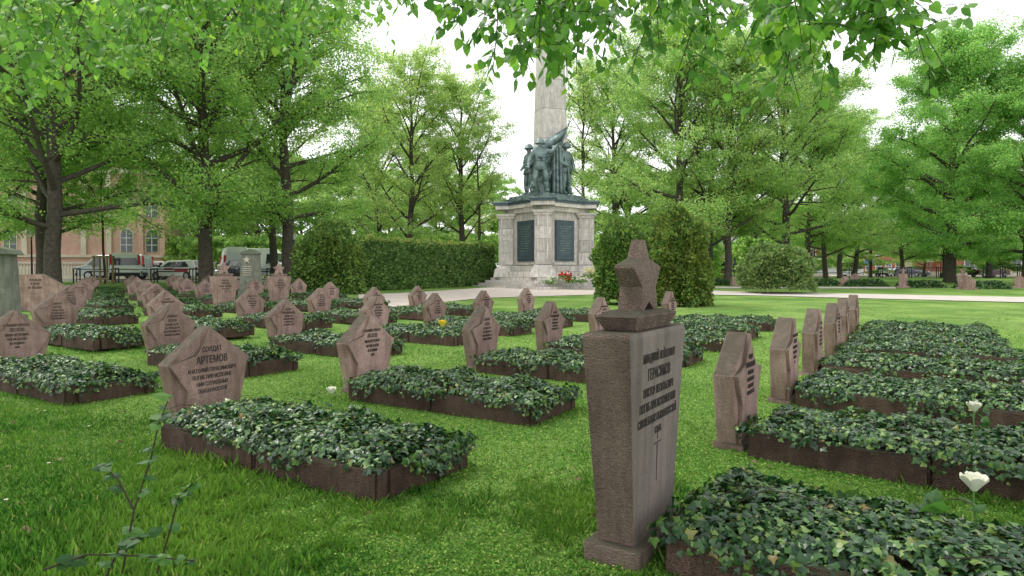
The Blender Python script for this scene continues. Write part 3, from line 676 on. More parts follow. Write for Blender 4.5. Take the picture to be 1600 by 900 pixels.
def soldier(parent, loc, rz, sc_, pose):
    """facing -y, 1.8 units tall before scaling. pose: dict of joint positions"""
    f = empty('soldier_figure', loc, rz); f.parent = parent; f.scale = (sc_,) * 3; 
    J = dict(pel=(0, 0, .95), wst=(0, 0, 1.1), chest=(0, -.02, 1.32), neck=(0, 0, 1.53), head=(0, -.03, 1.67), top=(0, -.02, 1.77),
             sL=(-.2, 0, 1.43), eL=(-.27, -.02, 1.15), wL=(-.2, -.17, .98), hL=(-.16, -.23, .93), sR=(.2, 0, 1.43), eR=(.27, 0, 1.15), wR=(.2, -.15, .98), hR=(.16, -.2, .93),
             pL=(-.1, 0, .92), kL=(-.14, -.06, .5), aL=(-.16, 0, .1), tL=(-.18, -.2, .04), pR=(.1, 0, .92), kR=(.14, -.02, .5), aR=(.17, .02, .1), tR=(.2, -.17, .04))
    J.update(pose)
    names = list(J); ix = {n: i for i, n in enumerate(names)}
    E = [('pel', 'wst'), ('wst', 'chest'), ('chest', 'neck'), ('neck', 'head'), ('head', 'top'), ('chest', 'sL'), ('sL', 'eL'), ('eL', 'wL'), ('wL', 'hL'), ('chest', 'sR'), ('sR', 'eR'), ('eR', 'wR'), ('wR', 'hR'),
         ('pel', 'pL'), ('pL', 'kL'), ('kL', 'aL'), ('aL', 'tL'), ('pel', 'pR'), ('pR', 'kR'), ('kR', 'aR'), ('aR', 'tR')]
    R = dict(pel=(.18, .14), wst=(.17, .13), chest=(.215, .155), neck=.065, head=.10, top=.08, sL=.11, sR=.11, eL=.082, eR=.082, wL=.05, wR=.05, hL=.045, hR=.045, pL=.13, pR=.13, kL=.10, kR=.10, aL=.075, aR=.065, tL=.05, tR=.05)
    skin('body', [J[n] for n in names], [(ix[a], ix[b_]) for a, b_ in E], [R[n] for n in names], 'bronze', f)
    h = Vector(J['head'])
    MB().lathe([(.19, -.02), (.17, .0), (.15, .06), (.115, .12), (.06, .155), (.01, .165)], 14, (h.x, h.y + .015, h.z + .04)).obj('helmet', 'bronze', f, smooth=True)
    MB().box((h.x, h.y - .10, h.z - .02), (.025, .035, .05)).obj('nose', 'bronze', f, bevel=.006)
    # belted tunic skirt, collar, belt, boots tops
    mb = MB(); prof = [(.195, 1.16), (.19, 1.08), (.215, .98), (.27, .78), (.255, .77)]; n = 16; k0 = len(mb.v)
    for r_, z in prof:
        for j in range(n):
            q = 2 * PI * j / n; fold = 1 + .06 * math.sin(q * 5) * (1.1 - z) * 3; mb.v.append((J['pel'][0] + r_ * math.cos(q) * fold, J['pel'][1] + r_ * .78 * math.sin(q) * fold, z))
    for i in range(len(prof) - 1):
        for j in range(n): mb.f.append((i * n + j, i * n + (j + 1) % n, (i + 1) * n + (j + 1) % n, (i + 1) * n + j))
    mb.obj('tunic_skirt', 'bronze', f, smooth=True)
    MB().lathe([(.198, 1.09), (.205, 1.11), (.205, 1.14), (.198, 1.155)], 16).obj('belt', 'bronze', f).scale = (1, .8, 1)
    for s_ in 'LR':
        a, k = Vector(J['a' + s_]), Vector(J['k' + s_]); p = a + (k - a) * .62
        MB().tube([a, a + (k - a) * .3, p], [.07, .085, .10], 8).obj('boot', 'bronze', f, smooth=True)
    for s_ in 'LR':   # hands: palm and five curled fingers
        w_, hh = Vector(J['w' + s_]), Vector(J['h' + s_]); d = (hh - w_).normalized(); sd2 = d.cross(Vector((0, 0, 1)))
        sd2 = sd2.normalized() if sd2.length > .1 else Vector((1, 0, 0)); up = sd2.cross(d); mb = MB()
        for k in range(4):
            b0 = hh + sd2 * (k - 1.5) * .021; ln = (.05, .058, .054, .042)[k]
            mb.tube([b0, b0 + d * ln, b0 + d * ln * 1.2 - up * ln * .6], [.012, .011, .009], 5)
        mb.tube([w_ + d * .03 + sd2 * .035, w_ + d * .06 + sd2 * .06, w_ + d * .10 + sd2 * .055 - up * .02], [.013, .012, .009], 5)
        mb.obj('hand_fingers', 'bronze', f)
    return f
tz = gz + TOPZ
grp = empty('bronze_soldiers', (MX, MY, tz), 0, 'green bronze group of three helmeted soldiers with a flag, on the memorial', 'statue')
S = 1.66
fx = lambda px, d: at(px, d) - MX
soldier(grp, (fx(843.5, 36.5), 36.5 - MY, 0), .12, S * .99, dict(kL=(-.2, -.14, .52), aL=(-.24, 0, .1), tL=(-.3, -.2, .04), kR=(.2, -.14, .54), aR=(.22, -.05, .12), tR=(.26, -.26, .05), pel=(0, 0, .93),
        sL=(-.21, 0, 1.42), eL=(-.36, .02, 1.16), wL=(-.42, -.1, .94), hL=(-.43, -.16, .88), sR=(.2, 0, 1.45), eR=(.42, -.04, 1.42), wR=(.58, -.06, 1.62), hR=(.63, -.08, 1.69)))
soldier(grp, (fx(827, 37.7), 37.7 - MY, 0), -1.05, S * .97, dict(eR=(.3, -.02, 1.14), wR=(.16, -.2, 1.0), hR=(.08, -.24, .98), eL=(-.3, -.02, 1.14), wL=(-.2, -.22, .96), hL=(-.13, -.26, .93)))
soldier(grp, (fx(884, 37.4), 37.4 - MY, 0), .75, S * .98, dict(eL=(-.3, -.05, 1.12), wL=(-.15, -.24, 1.0), hL=(-.09, -.27, 1.0), eR=(.3, -.04, 1.14), wR=(.16, -.24, .92), hR=(.1, -.27, .9)))
pk = Vector((fx(888, 37.0), 37.0 - MY, zz(196, 37) - tz)); pb = Vector((fx(858, 37.0), 36.95 - MY, .9))
MB().tube([pk, pb], [.035, .035], 8).obj('flagpole', 'bronze', grp)
MB().tube([pk, pk + (pk - pb).normalized() * .3], [.06, .004], 8).obj('pole_finial', 'bronze', grp)
vs, fs = [], []; nu, nv = 26, 40
for i in range(nu + 1):
    for j in range(nv + 1):
        u_, v_ = i / nu, j / nv
        a = pk + (pb - pk) * (u_ * .55)                       # along the pole
        L_ = 2.6 + 1.0 * u_; dirx = -.95 + .7 * u_
        p = a + Vector((dirx * v_ * L_ * .82, .18 + .10 * math.sin(u_ * 20 + v_ * 3) + .05 * math.sin(v_ * 16), -v_ * L_ * (.50 + .42 * u_)))
        vs.append(tuple(p))
fs = [(i * (nv + 1) + j, (i + 1) * (nv + 1) + j, (i + 1) * (nv + 1) + j + 1, i * (nv + 1) + j + 1) for i in range(nu) for j in range(nv)]
o = link('flag', mesh('flag', vs, fs, True), 'bronze', grp); md = o.modifiers.new('t', 'SOLIDIFY'); md.thickness = .05
vs = []                                                            # cloth hanging to the ground in vertical folds
for i in range(31):
    for j in range(13):
        u_, v_ = i / 30, j / 12; x = fx(862, 37) + (fx(878, 37) - fx(862, 37)) * u_ * (1 + .25 * v_) ; top = 2.75
        vs.append((x, 36.98 - MY + .09 * math.sin(u_ * 22 + v_), top * (1 - v_) + .02))
fs = [(i * 13 + j, (i + 1) * 13 + j, (i + 1) * 13 + j + 1, i * 13 + j + 1) for i in range(30) for j in range(12)]
o = link('flag_drape', mesh('flag_drape', vs, fs, True), 'bronze', grp); md = o.modifiers.new('t', 'SOLIDIFY'); md.thickness = .05
MB().tube([(fx(824, 37.6), 37.5 - MY, .02), (fx(829, 37.6), 37.45 - MY, 1.65)], [.05, .03], 6).obj('rifle', 'bronze', grp)
MB().tube([(fx(893, 37.1), 37.05 - MY, .02), (fx(886, 37.1), 36.95 - MY, 1.75)], [.05, .03], 6).obj('rifle', 'bronze', grp)
MB().box((fx(846, 36.5), 36.17 - MY, 2.0), (.5, .12, .1), .3).box((fx(846, 36.5) + .1, 36.15 - MY, 1.86), (.16, .10, .18)).obj('submachine_gun', 'bronze', grp, bevel=.02)

# flowers and wreaths laid on the steps
def bouquet(nm, px, d, z, col, label, n=24, r_=.28, cat='flowers', green=True, group=None):
    x = at(px, d); t = empty(nm, (x, d, z), 0, label, cat, group); rng = np.random.default_rng(int(px * 3))
    P = rng.normal(size=(n, 3)) * np.array([r_ * .5, r_ * .4, r_ * .33]); P[:, 2] = np.abs(P[:, 2]) + r_ * .45
    petals = []
    nn = n * 9; Q = np.repeat(P, 9, 0); Nn = rdir(nn, rng, .4)
    link('blossoms', leaf_mesh('blossoms', Q, rdir(nn, rng, .3), Nn, rng.uniform(.05, .09, nn), T_LIN, col), None, t)['kind'] = 'stuff'
    m_ = n * 8; Q = rng.normal(size=(m_, 3)) * np.array([r_ * .6, r_ * .5, r_ * .25]); Q[:, 2] = np.abs(Q[:, 2])
    link('greenery', leaf_mesh('greenery', Q, rdir(m_, rng, .5), rdir(m_, rng, .5), rng.uniform(.08, .14, m_), T_DIA, 'hedge'), None, t)['kind'] = 'stuff'
    return t
bouquet('red_flowers', 884, 34.7, g(0, 36) + .55, 'petal_red', 'large bunch of red flowers leaning on the memorial steps', 26, .36)
bouquet('red_flowers', 889, 34.4, g(0, 36) + .36, 'petal_red', 'smaller red bouquet lying just below the large red bunch', 14, .22)
bouquet('yellow_flowers', 928, 34.6, g(0, 36) + .6, 'petal_pale', 'pale yellow flowers at the right end of the memorial steps', 46, .55)
bouquet('white_wreath', 860, 34.5, g(0, 36) + .3, 'petal_white', 'white wreath lying left of the red flowers on the steps', 16, .35)
bouquet('pink_flowers', 906, 34.5, g(0, 36) + .35, 'petal_white', 'low white and green bouquet between the red and yellow flowers', 18, .35)
t = empty('grave_candle', (at(930, 33.9), 33.9, g(3, 33.9)), 0, 'tall white grave light on the ground beside the yew', 'candle')
MB().lathe([(.09, 0), (.10, .3), (.08, .5), (.03, .55)], 12).obj('glass', 'petal_white', t); MB().lathe([(.09, .55), (.05, .62)], 12).obj('lid', 'alloy', t)

# ------------------------------------------------------------ trees
def tree_meshes(seed, h, r0, cb, spread, nlimb, nsub, ntwig, nleaf, lsize, lm, droop=.1, bark='bark', flat=.62, el0=20, fork=False, top=.97):
    rr = random.Random(seed); rng = np.random.default_rng(seed); mb = MB(); C_ = []
    # trunk
    nseg = 9; tp = []; x = y = 0
    for i in range(nseg + 1):
        tp.append(Vector((x, y, h * .9 * i / nseg))); x += rr.uniform(-.14, .14) * h / 16; y += rr.uniform(-.14, .14) * h / 16
    rad = [r0 * (1.35 if i == 0 else 1) * (1 - .9 * (i / nseg) ** 1.1) + .02 for i in range(nseg + 1)]
    mb.tube([tp[0] - Vector((0, 0, .3)), tp[0] + Vector((0, 0, .25))] + tp[1:], [rad[0] * 1.15, r0 * 1.08] + rad[1:], 10)
    def on(zf):
        f = min(nseg - .001, zf * nseg); i = int(f); return tp[i].lerp(tp[i + 1], f - i), rad[i] + (rad[i + 1] - rad[i]) * (f - i)
    ga = rr.uniform(0, 6)
    for l in range(nlimb):
        f = l / max(1, nlimb - 1); zf = cb + (top - cb) * f ** .9
        p, rt = on(zf / .9 * .9); ga += 2.4 + rr.uniform(-.3, .3)
        el = math.radians(el0 + (72 - el0) * f + rr.uniform(-14, 14)); L_ = spread * (.65 + .5 * math.sin(PI * min(1, f * .85 + .12))) * rr.uniform(.75, 1.15) * (1 if f < .8 else .7)
        d = Vector((math.cos(ga) * math.cos(el), math.sin(ga) * math.cos(el), math.sin(el)))
        pts = [p]; n_ = 6; q = p.copy(); dd = d.copy()
        for k in range(n_):
            dd = (dd + Vector((rr.uniform(-.16, .16), rr.uniform(-.16, .16), (.12 if f < .5 else .04) - droop * k / n_ * 2.0 + rr.uniform(-.08, .08)))).normalized(); q = q + dd * L_ / n_; pts.append(q.copy())
        rl = min(rt * .55, r0 * .42); rs = [rl * (1 - .85 * k / n_) + .008 for k in range(n_ + 1)]
        mb.tube(pts, rs, 5, False)
        for s_ in range(nsub):
            t_ = .22 + .78 * (s_ + rr.random()) / nsub; i = min(n_ - 1, int(t_ * n_)); b0 = pts[i].lerp(pts[i + 1], t_ * n_ - i)
            base = (pts[i + 1] - pts[i]).normalized(); side = base.cross(Vector((0, 0, 1))).normalized() * (1 if s_ % 2 else -1)
            sd3 = (base * .6 + side * rr.uniform(.5, 1.1) + Vector((0, 0, rr.uniform(-.35, .35)))).normalized(); Ls = L_ * .38 * (1.15 - t_ * .5) * rr.uniform(.6, 1.2)
            sp = [b0, b0 + sd3 * Ls * .5, b0 + sd3 * Ls + Vector((0, 0, -droop * Ls * .8))]
            mb.tube(sp, [rs[i] * .5, rs[i] * .3 + .004, .006], 4, False)
            for w_ in range(ntwig):
                u_ = rr.uniform(.2, 1); c = sp[0].lerp(sp[2], u_) if u_ > .5 else sp[0].lerp(sp[1], u_ * 2)
                td = (sd3 + Vector((rr.uniform(-1, 1), rr.uniform(-1, 1), rr.uniform(-.4, .35)))).normalized(); tl = rr.uniform(.35, .95) * h / 16
                e = c + td * tl; mb.tube([c, e], [.010, .004], 3, False); C_.append((c, e, tl))
    A = np.array([c[0] for c in C_]); E = np.array([c[1] for c in C_]); TL = np.array([c[2] for c in C_])
    idx = rng.integers(0, len(C_), nleaf); u_ = rng.uniform(.05, 1.15, nleaf)[:, None]
    P = A[idx] * (1 - u_) + E[idx] * u_ + rng.normal(size=(nleaf, 3)) * (TL[idx] * .34)[:, None] * np.array([1, 1, flat]); P[:, 2] -= rng.uniform(0, .12, nleaf)
    T = rdir(nleaf, rng, -.55, .6); Nn = rdir(nleaf, rng, 1.1, .8)
    crown = leaf_mesh('crown', P, T, Nn, rng.uniform(.6, 1.2, nleaf) * lsize, T_DIA, lm)
    tm = mb.mesh('trunk', smooth=True); tm.materials.append(MATS[bark]); return tm, crown
TV = {
 'wide': tree_meshes(11, 19, .33, .17, 7.5, 34, 9, 6, 110000, .135, 'crown_a', .16, flat=.85, el0=13),
 'tall': tree_meshes(12, 20, .30, .17, 6.0, 32, 8, 6, 95000, .135, 'crown_a', .12, flat=.85, el0=16),
 'airy': tree_meshes(13, 16, .24, .20, 4.6, 22, 7, 5, 40000, .135, 'crown_d', .06),
 'young': tree_meshes(14, 16, .13, .36, 2.3, 16, 5, 4, 5500, .14, 'crown_d', .02),
 'light': tree_meshes(15, 17, .28, .17, 6.2, 26, 8, 6, 84000, .14, 'crown_b', .14, flat=.85, el0=14),
 'dense': tree_meshes(16, 18, .40, .13, 5.8, 32, 9, 6, 150000, .15, 'crown_c', .16, flat=.9, el0=8),
 'slim': tree_meshes(18, 11, .06, .40, 3.6, 20, 6, 5, 26000, .14, 'crown_a', .12),
 'back': tree_meshes(17, 15, .25, .05, 6.5, 30, 8, 5, 70000, .22, 'crown_b', .18, el0=4),
}
def tree(kind, px, d, label, cat='tree', s=1.0, rz=None, bark=None, y=None, group='park trees around the graves', sxy=None):
    x = at(px, d); t = empty('deciduous_tree', (x, d, g(x, d)), random.uniform(0, 6) if rz is None else rz, label, cat, group)
    k = sxy or s; t.scale = (k, k, s)
    link('trunk', TV[kind][0], None, t); o = link('crown', TV[kind][1], None, t); o['kind'] = 'stuff'; return t
TL = [('wide', 83, 28, 'thick dark trunk standing before the church wall at the left', .98, 1.0), ('tall', 66, 33, 'slim trunk just left of the thick one before the church', .9, 4.0),
 ('wide', 322, 33, 'large spreading tree with a thick trunk left of the round stele', 1.08, 2.2), ('tall', 450, 36, 'tall tree whose dark trunk rises beside the clipped yew block', 1.05, .5),
 ('airy', 430, 44, 'thinner tree close behind the trunk beside the clipped yew', 1.1, 1.5), ('airy', 640, 46, 'knotty tree above the hedge with many bare limbs', 1.02, 3.3),
 ('light', 588, 58, 'pale green tree behind the knotty hedge tree', .95, 2.0), ('airy', 723, 48, 'straight thin tree above the hedge left of the memorial', .97, .2),
 ('young', 752, 47, 'sparse young tree nearest to the memorial on its left', .8, .9), ('young', 913, 45, 'slender young tree rising right behind the bronze soldiers', 1.0, 2.0),
 ('light', 968, 52, 'light green tree behind the left yew bush', 1.0, 3.0), ('light', 1048, 41, 'big many-limbed tree above the two yew bushes', 1.0, .8),
 ('light', 1108, 44, 'slim trunk left of the kiosk', .95, 5.2), ('airy', 1137, 42, 'forking trunk in front of the brown kiosk', .95, 2.6),
 ('light', 1226, 44, 'forked dark trunk above the golden cypress bush', 1.0, 1.9), ('tall', 1262, 56, 'tree behind the right edge of the golden cypress bush', .85, 3.0),
 ('light', 1290, 58, 'leftmost trunk of the cluster in front of the coach', .8, 4.4), ('tall', 1312, 62, 'rightmost trunk of the cluster in front of the coach', .8, .6),
 ('dense', 1484, 44, 'dense dark green tree with a broad trunk right of the parked cars', .93, 1.2), ('dense', 1605, 40, 'dense dark tree at the right picture edge', .76, 2.9),
 ('dense', 1478, 70, 'dark tree close behind the broad trunk on the right', .9, 4.2),
 ('tall', 318, 45, 'tree hidden close behind the large spreading tree left of the stele', .95, 5.0), ('wide', 78, 43, 'tree hidden right behind the thick dark trunk by the church', 1.12, 4.4), ('wide', -30, 37, 'spreading tree at the left picture edge before the church', .9, 3.1),
 ('dense', 1545, 62, 'dark tree just left of the one at the right picture edge', .72, 1.1),
 ('light', 1412, 68, 'tree standing between the two dark cars and the broad trunk', .72, 3.7), ('light', 1335, 66, 'pale tree just right of the trunk cluster', .8, 1.0),
 ('light', 1360, 75, 'small avenue tree left of the gap of sky', .7, 2.0), ('light', 1442, 84, 'avenue tree above the parked dark car', .62, .4)]
for kd, px, d, lab, s_, rz in TL: tree(kd, px, d, lab, s=s_, rz=rz)
BT = [(-120, 80), (30, 88), (130, 96), (275, 68), (330, 72), (400, 66), (470, 76), (545, 70), (610, 82), (680, 68), (745, 78), (820, 92), (905, 86), (985, 74), (1060, 80), (1130, 92), (1190, 70), (1250, 88), (1335, 100), (1470, 100), (1545, 78), (1640, 66), (1720, 60)]
for i, (px, d) in enumerate(BT):
    hs_ = .62 if 760 < px < 930 else (.62 if 1230 < px < 1500 else .8)
    if px < 200: hs_ = .85
    tree('back', px, d, '%s pale green tree from the left in the background wall of trees' % (ORD[i + 1] if i < 12 else ('%s' % ['thirteenth', 'fourteenth', 'fifteenth', 'sixteenth', 'seventeenth', 'eighteenth', 'nineteenth', 'twentieth', 'twenty-first', 'twenty-second', 'twenty-third'][i - 12])), s=hs_ * random.uniform(.95, 1.08), sxy=.95, rz=i * 1.3, group='background trees')

# ------------------------------------------------------------ clipped hedge, yews, bushes
def shell(nm, fn, n, size, m, label, cat, group=None, core=None):
    """foliage over a solid body; fn(u,v,rng) -> point, normal"""
    rng = np.random.default_rng(len(label)); P, Nn = [], []
    for i in range(n):
        p, q = fn(rng); P.append(p); Nn.append(q)
    P = np.array(P); Nn = unit(np.array(Nn)); T = unit(Nn * .9 + rng.normal(size=P.shape) * .55 + np.array([0, 0, .35])); N2 = rdir(n, rng, .3)
    t = empty(nm, tuple(core[0]), 0, label, cat, group)
    o = link('foliage', leaf_mesh('foliage', P - np.array(core[0]), T, N2, rng.uniform(.6, 1.3, n) * size, T_DIA, m), None, t); o['kind'] = 'stuff'
    return t
def hedge_fn(a, b_, depth, h, bump):
    a, b_ = Vector(a), Vector(b_); L_ = (b_ - a).length; d = (b_ - a).normalized(); nrm = Vector((d.y, -d.x)); 
    def f(rng):
        u_ = rng.uniform(0, L_); s_ = rng.uniform(0, h * 1.6 + depth)
        base = a + d * u_
        k = noise.noise(Vector((u_ * 1.3, s_ * 1.3, 0))) * bump + rng.uniform(-.12, .04)
        if s_ < h * 1.1: z = s_ / 1.1; p = base + nrm * k; q = (nrm.x, nrm.y, .15)
        else: t_ = min(1, (s_ - h * 1.1) / (h * .5 + depth)); z = h + k + rng.uniform(0, .12); p = base - nrm * depth * t_; q = (0, 0, 1)
        if rng.random() < .12: # ends
            e = 0 if rng.random() < .5 else L_; p = a + d * (e + (k if e else -k)) - nrm * rng.uniform(0, depth); z = rng.uniform(0, h); q = (d.x * (1 if e else -1), d.y * (1 if e else -1), .1)
        return (p.x, p.y, g(p.x, p.y) + z), q
    return f
h0 = gp(548, 462); h1 = gp(776, 453)
h0 = (h0[0], 30.5 if h0[1] < 30.5 else h0[1]); h0 = (at(545, 30), 30.0); h1 = (at(772, 41.0), 41.0)
t = shell('clipped_hedge', hedge_fn(h0, h1, 1.3, 2.35, .16), 42000, .15, 'hedge', 'long clipped green hedge leading to the memorial steps', 'hedge', core=((h0[0], h0[1], 0),))
a_, b_ = Vector(h0), Vector(h1); dd = (b_ - a_).normalized(); nn_ = Vector((dd.y, -dd.x)); mid = (a_ + b_) / 2 - nn_ * .72
MB().box((mid.x - h0[0], mid.y - h0[1], 1.25 + g(mid.x, mid.y) - .1), ((b_ - a_).length - .3, 1.0, 2.2), math.atan2(dd.y, dd.x)).obj('dark_filler', 'soil', t)  # added dark filler in soil colour, keeps the hedge from being see-through
rng = np.random.default_rng(77); n = 5000; u_ = rng.uniform(0, 1, n)
Q = np.zeros((n, 3)); 
for i in range(n):
    p = a_ + (b_ - a_) * u_[i] - nn_ * rng.uniform(-.1, 1.2); Q[i] = (p.x - h0[0], p.y - h0[1], g(p.x, p.y) + 2.38 + rng.uniform(0, .28) * (noise.noise(Vector((p.x * 1.5, p.y * 1.5, 0))) + .6))
leaf_mat('new_growth', [(0, (.14, .26, .05)), (.5, (.26, .38, .09)), (1, (.45, .42, .14))], trans=.4)
link('new_growth', leaf_mesh('new_growth', Q, rdir(n, rng, 1.2), rdir(n, rng, .2), rng.uniform(.10, .2, n), T_DIA, 'new_growth'), None, t)['kind'] = 'stuff'
def blob_fn(c, r, bump, lobes):
    def f(rng):
        v = rng.normal(size=3); v /= np.linalg.norm(v)
        if v[2] < -.8: v[2] = -v[2]
        if v[2] < 0: v[:2] *= 1 / math.sqrt(1 - .9 * v[2] ** 2)
        k = 1 + bump * noise.noise(Vector((v[0] * 2.2 + c[0], v[1] * 2.2, v[2] * 2.2))) + bump * .6 * noise.noise(Vector((v[0] * 5 + c[0], v[1] * 5, v[2] * 5 + 4)))
        k *= rng.uniform(.86, 1.03)
        return (c[0] + v[0] * r[0] * k, c[1] + v[1] * r[1] * k, max(.05 + g(c[0], c[1]), c[2] + v[2] * r[2] * k)), tuple(v)
    return f
def bush(nm, px0, px1, py0, py1, d, m, label, n, size=.13, bump=.28, cat='bush', sharp=1):
    c = (at((px0 + px1) / 2, d), d, (zz(py0, d) + zz(py1, d)) / 2); r = ((px1 - px0) / 2000 * d, (px1 - px0) / 2200 * d, (py1 - py0) / 2000 * d * 1.0)
    t = shell(nm, blob_fn(c, r, bump, 0), n, size, m, label, cat, core=(c,))
    me = bpy.data.meshes.new('dark_filler'); bm = bmesh.new(); bmesh.ops.create_icosphere(bm, subdivisions=3, radius=1)  # dark inner body added so nothing shows through the bush
    for v in bm.verts:
        k = .80 * (1 + bump * noise.noise(Vector((v.co.x * 2.2 + c[0], v.co.y * 2.2, v.co.z * 2.2)))); v.co = Vector((v.co.x * r[0] * k, v.co.y * r[1] * k, v.co.z * r[2] * k))
    bm.to_mesh(me); bm.free(); link('dark_filler', me, 'soil', t); return t
bush('yew_block', 462, 566, 352, 470, 28.5, 'yew', 'dark yew block at the left end of the clipped hedge', 22000, .14, .22, 'yew')
bush('yew_bush', 930, 1012, 350, 484, 22.5, 'yew', 'rounder dark yew bush standing right beside the memorial', 20000, .11, .25, 'yew')
bush('yew_bush', 1018, 1106, 335, 490, 21.5, 'yew_gold', 'golden tipped yew bush, right one of the pair beside the memorial', 24000, .11, .30, 'yew')
bush('cypress_bush', 1160, 1264, 384, 458, 31.0, 'cypress', 'rounded golden green cypress bush beyond the white path', 18000, .12, .22)

for (p0, p1, d0, d1, h_, lab) in ((255, 475, 60, 60, 3.4, 'pale green shrubbery beyond the vans'), (560, 800, 56, 62, 3.6, 'green shrubbery seen over the clipped hedge'), (930, 1120, 60, 58, 3.4, 'green shrubbery behind the two yew bushes'), (1165, 1250, 60, 62, 3.2, 'green shrubbery behind the cypress bush')):
    A_, B_ = (at(p0, d0), d0), (at(p1, d1), d1)
    shell('shrubbery', hedge_fn(A_, B_, 2.5, h_, .9), 15000, .26, 'crown_b', lab, 'shrubs', 'shrubberies behind the graves', core=((A_[0], A_[1], 0),))
# ------------------------------------------------------------ church, left
def arch(w_, h_, n=8): return [(-w_ / 2, 0), (w_ / 2, 0), (w_ / 2, h_ - w_ / 2)] + [(w_ / 2 * math.cos(PI * k / n), h_ - w_ / 2 + w_ / 2 * math.sin(PI * k / n)) for k in range(1, n)] + [(-w_ / 2, h_ - w_ / 2)]
CX, CY = at(262, 60), 60; cz = g(CX, CY)
ch = empty('church', (CX, CY, cz), math.radians(11), 'pink brick church with arched windows and tower behind the vans', 'church')
MB().box((-9.5, 3, 5.5), (19, 6, 9)).obj('wall', 'brick_pink', ch)
MB().box((-9.5, 2.9, .55), (19.3, 6.1, 1.2)).obj('plinth', 'trim', ch)
MB().box((-9.5, 2.9, 2.05), (19.35, 6.2, .22)).obj('string_course', 'trim', ch); MB().box((-9.5, 2.9, 1.35), (19.2, 6.15, .12)).obj('string_course', 'trim', ch)
MB().box((-9.5, 2.9, 9.9), (19.7, 6.5, .5)).obj('cornice', 'trim', ch)
MB().prism([(-10.2, 10.15), (10.2, 10.15), (0, 14.6)], -3.4, 3.4).obj('roof', 'roof_tile', ch, (-9.5, 3, 0))
for X in (-.35, -2.2, -4.9, -7.0, -9.4, -11.8, -14.2, -16.6): MB().box((X, -.08, 5.9), (.42, .3, 7.6)).obj('pilaster', 'brick_pink' if X > -4 else 'trim', ch)
for X in (-1.3, -3.45, -13.0, -15.4):
    for Z in (2.45, 5.7):
        w = MB().prism(arch(.95, 2.1), -.05, .1).obj('window', 'glass_dark', ch, (X, -.02, Z))
        MB().prism([(p[0] * 1.22, p[1] * 1.07 - .05) for p in arch(.95, 2.1)], -.02, .06).obj('window_surround', 'trim', w)
        MB().box((0, -.07, 1.0), (.05, .04, 1.95)).box((0, -.072, .65), (.9, .035, .05)).box((0, -.072, 1.3), (.9, .035, .05)).obj('muntin', 'trim_white', w)
tw = empty('tower', (-13.5, 9, 0)); tw.parent = ch
MB().box((0, 0, 11), (6.2, 6.2, 22)).obj('tower_wall', 'brick_pink', tw); 
for Z in (12, 17, 22): MB().box((0, 0, Z), (6.6, 6.6, .5)).obj('cornice', 'trim', tw)
for X in (-2.85, 2.85): MB().box((X, -3.1, 11), (.7, .5, 21.6)).obj('pilaster', 'brick_red', tw)
for X in (-1.2, 1.2):
    for Z in (13, 18): MB().prism(arch(1.2, 3.2), -3.2, -3.0).obj('window', 'glass_dark', tw, (X, 0, Z))
MB().box((0, 0, 25), (5.4, 5.4, 5.5), taper=.02).obj('spire', 'roof_dark', tw)
# iron balustrade in front of the church
bl = empty('balustrade', (at(190, 54), 54, g(-35, 54)), 0, 'pale railing with slim bars before the church wall', 'railing')
MB().box((0, 0, 1.4), (24, .12, .10)).obj('rail', 'trim', bl); MB().box((0, 0, .15), (24, .16, .3)).obj('base', 'trim', bl)
bar = MB().box((0, 0, .75), (.07, .06, 1.25)).mesh('bar'); bar.materials.append(MATS['trim'])
for k in range(90): link('bar', bar, None, bl, (-11.9 + k * .267, 0, 0))

# red brick house, far right, and others
def house(x, y, w_, h_, dep, wall, label, nwin, rows, roof='roof_tile', win=(1.1, 1.9), z0=1.2, gap=3.4, nm='brick_house'):
    t = empty(nm, (x, y, g(x, y)), 0, label, 'house')
    MB().box((0, dep / 2, h_ / 2), (w_, dep, h_)).obj('wall', wall, t); MB().box((0, dep / 2 - .05, .4), (w_ + .1, dep, .8)).obj('plinth', 'trim', t)
    MB().prism([(-w_ / 2 - .4, h_), (w_ / 2 + .4, h_), (w_ / 2 - 2, h_ + 3.5), (-w_ / 2 + 2, h_ + 3.5)], -.4, dep + .4).obj('roof', roof, t)
    for r_ in range(rows):
        for k in range(nwin):
            X = (k - (nwin - 1) / 2) * (w_ - 1.5) / nwin
            f = MB().box((0, 0, win[1] / 2), (win[0] + .24, .14, win[1] + .24)).obj('window', 'trim_white', t, (X, -.03, z0 + r_ * gap))
            for sx in (-1, 1):
                for sz in (0, 1): MB().box((sx * win[0] / 4, -.08, win[1] * (.25 + .5 * sz)), (win[0] / 2 - .07, .02, win[1] / 2 - .08)).obj('pane', 'glass_dark', f)
    return t
house(at(1575, 92), 92, 15, 7.5, 10, 'brick_red', 'red brick house with white windows at the far right', 6, 2, z0=1.3, win=(1.3, 2.2))
house(at(1372, 142), 142, 17, 8, 10, 'brick_red', 'distant red house above the parked silver car', 7, 2)
house(at(1462, 138), 138, 8, 6, 8, 'trim', 'pale distant house right of the dark parked car', 3, 2)
house(at(1180, 110), 110, 14, 7, 9, 'trim_white', 'white building glimpsed behind the wayside cross', 5, 2)
house(at(1310, 150), 150, 16, 11, 9, 'brick_red', 'tall distant red building above the coach', 6, 3)
kx, kd = at(1124, 66), 66
t = empty('kiosk', (kx, kd, g(kx, kd)), 0, 'small brown kiosk with a pale slanting roof between two trunks', 'kiosk')
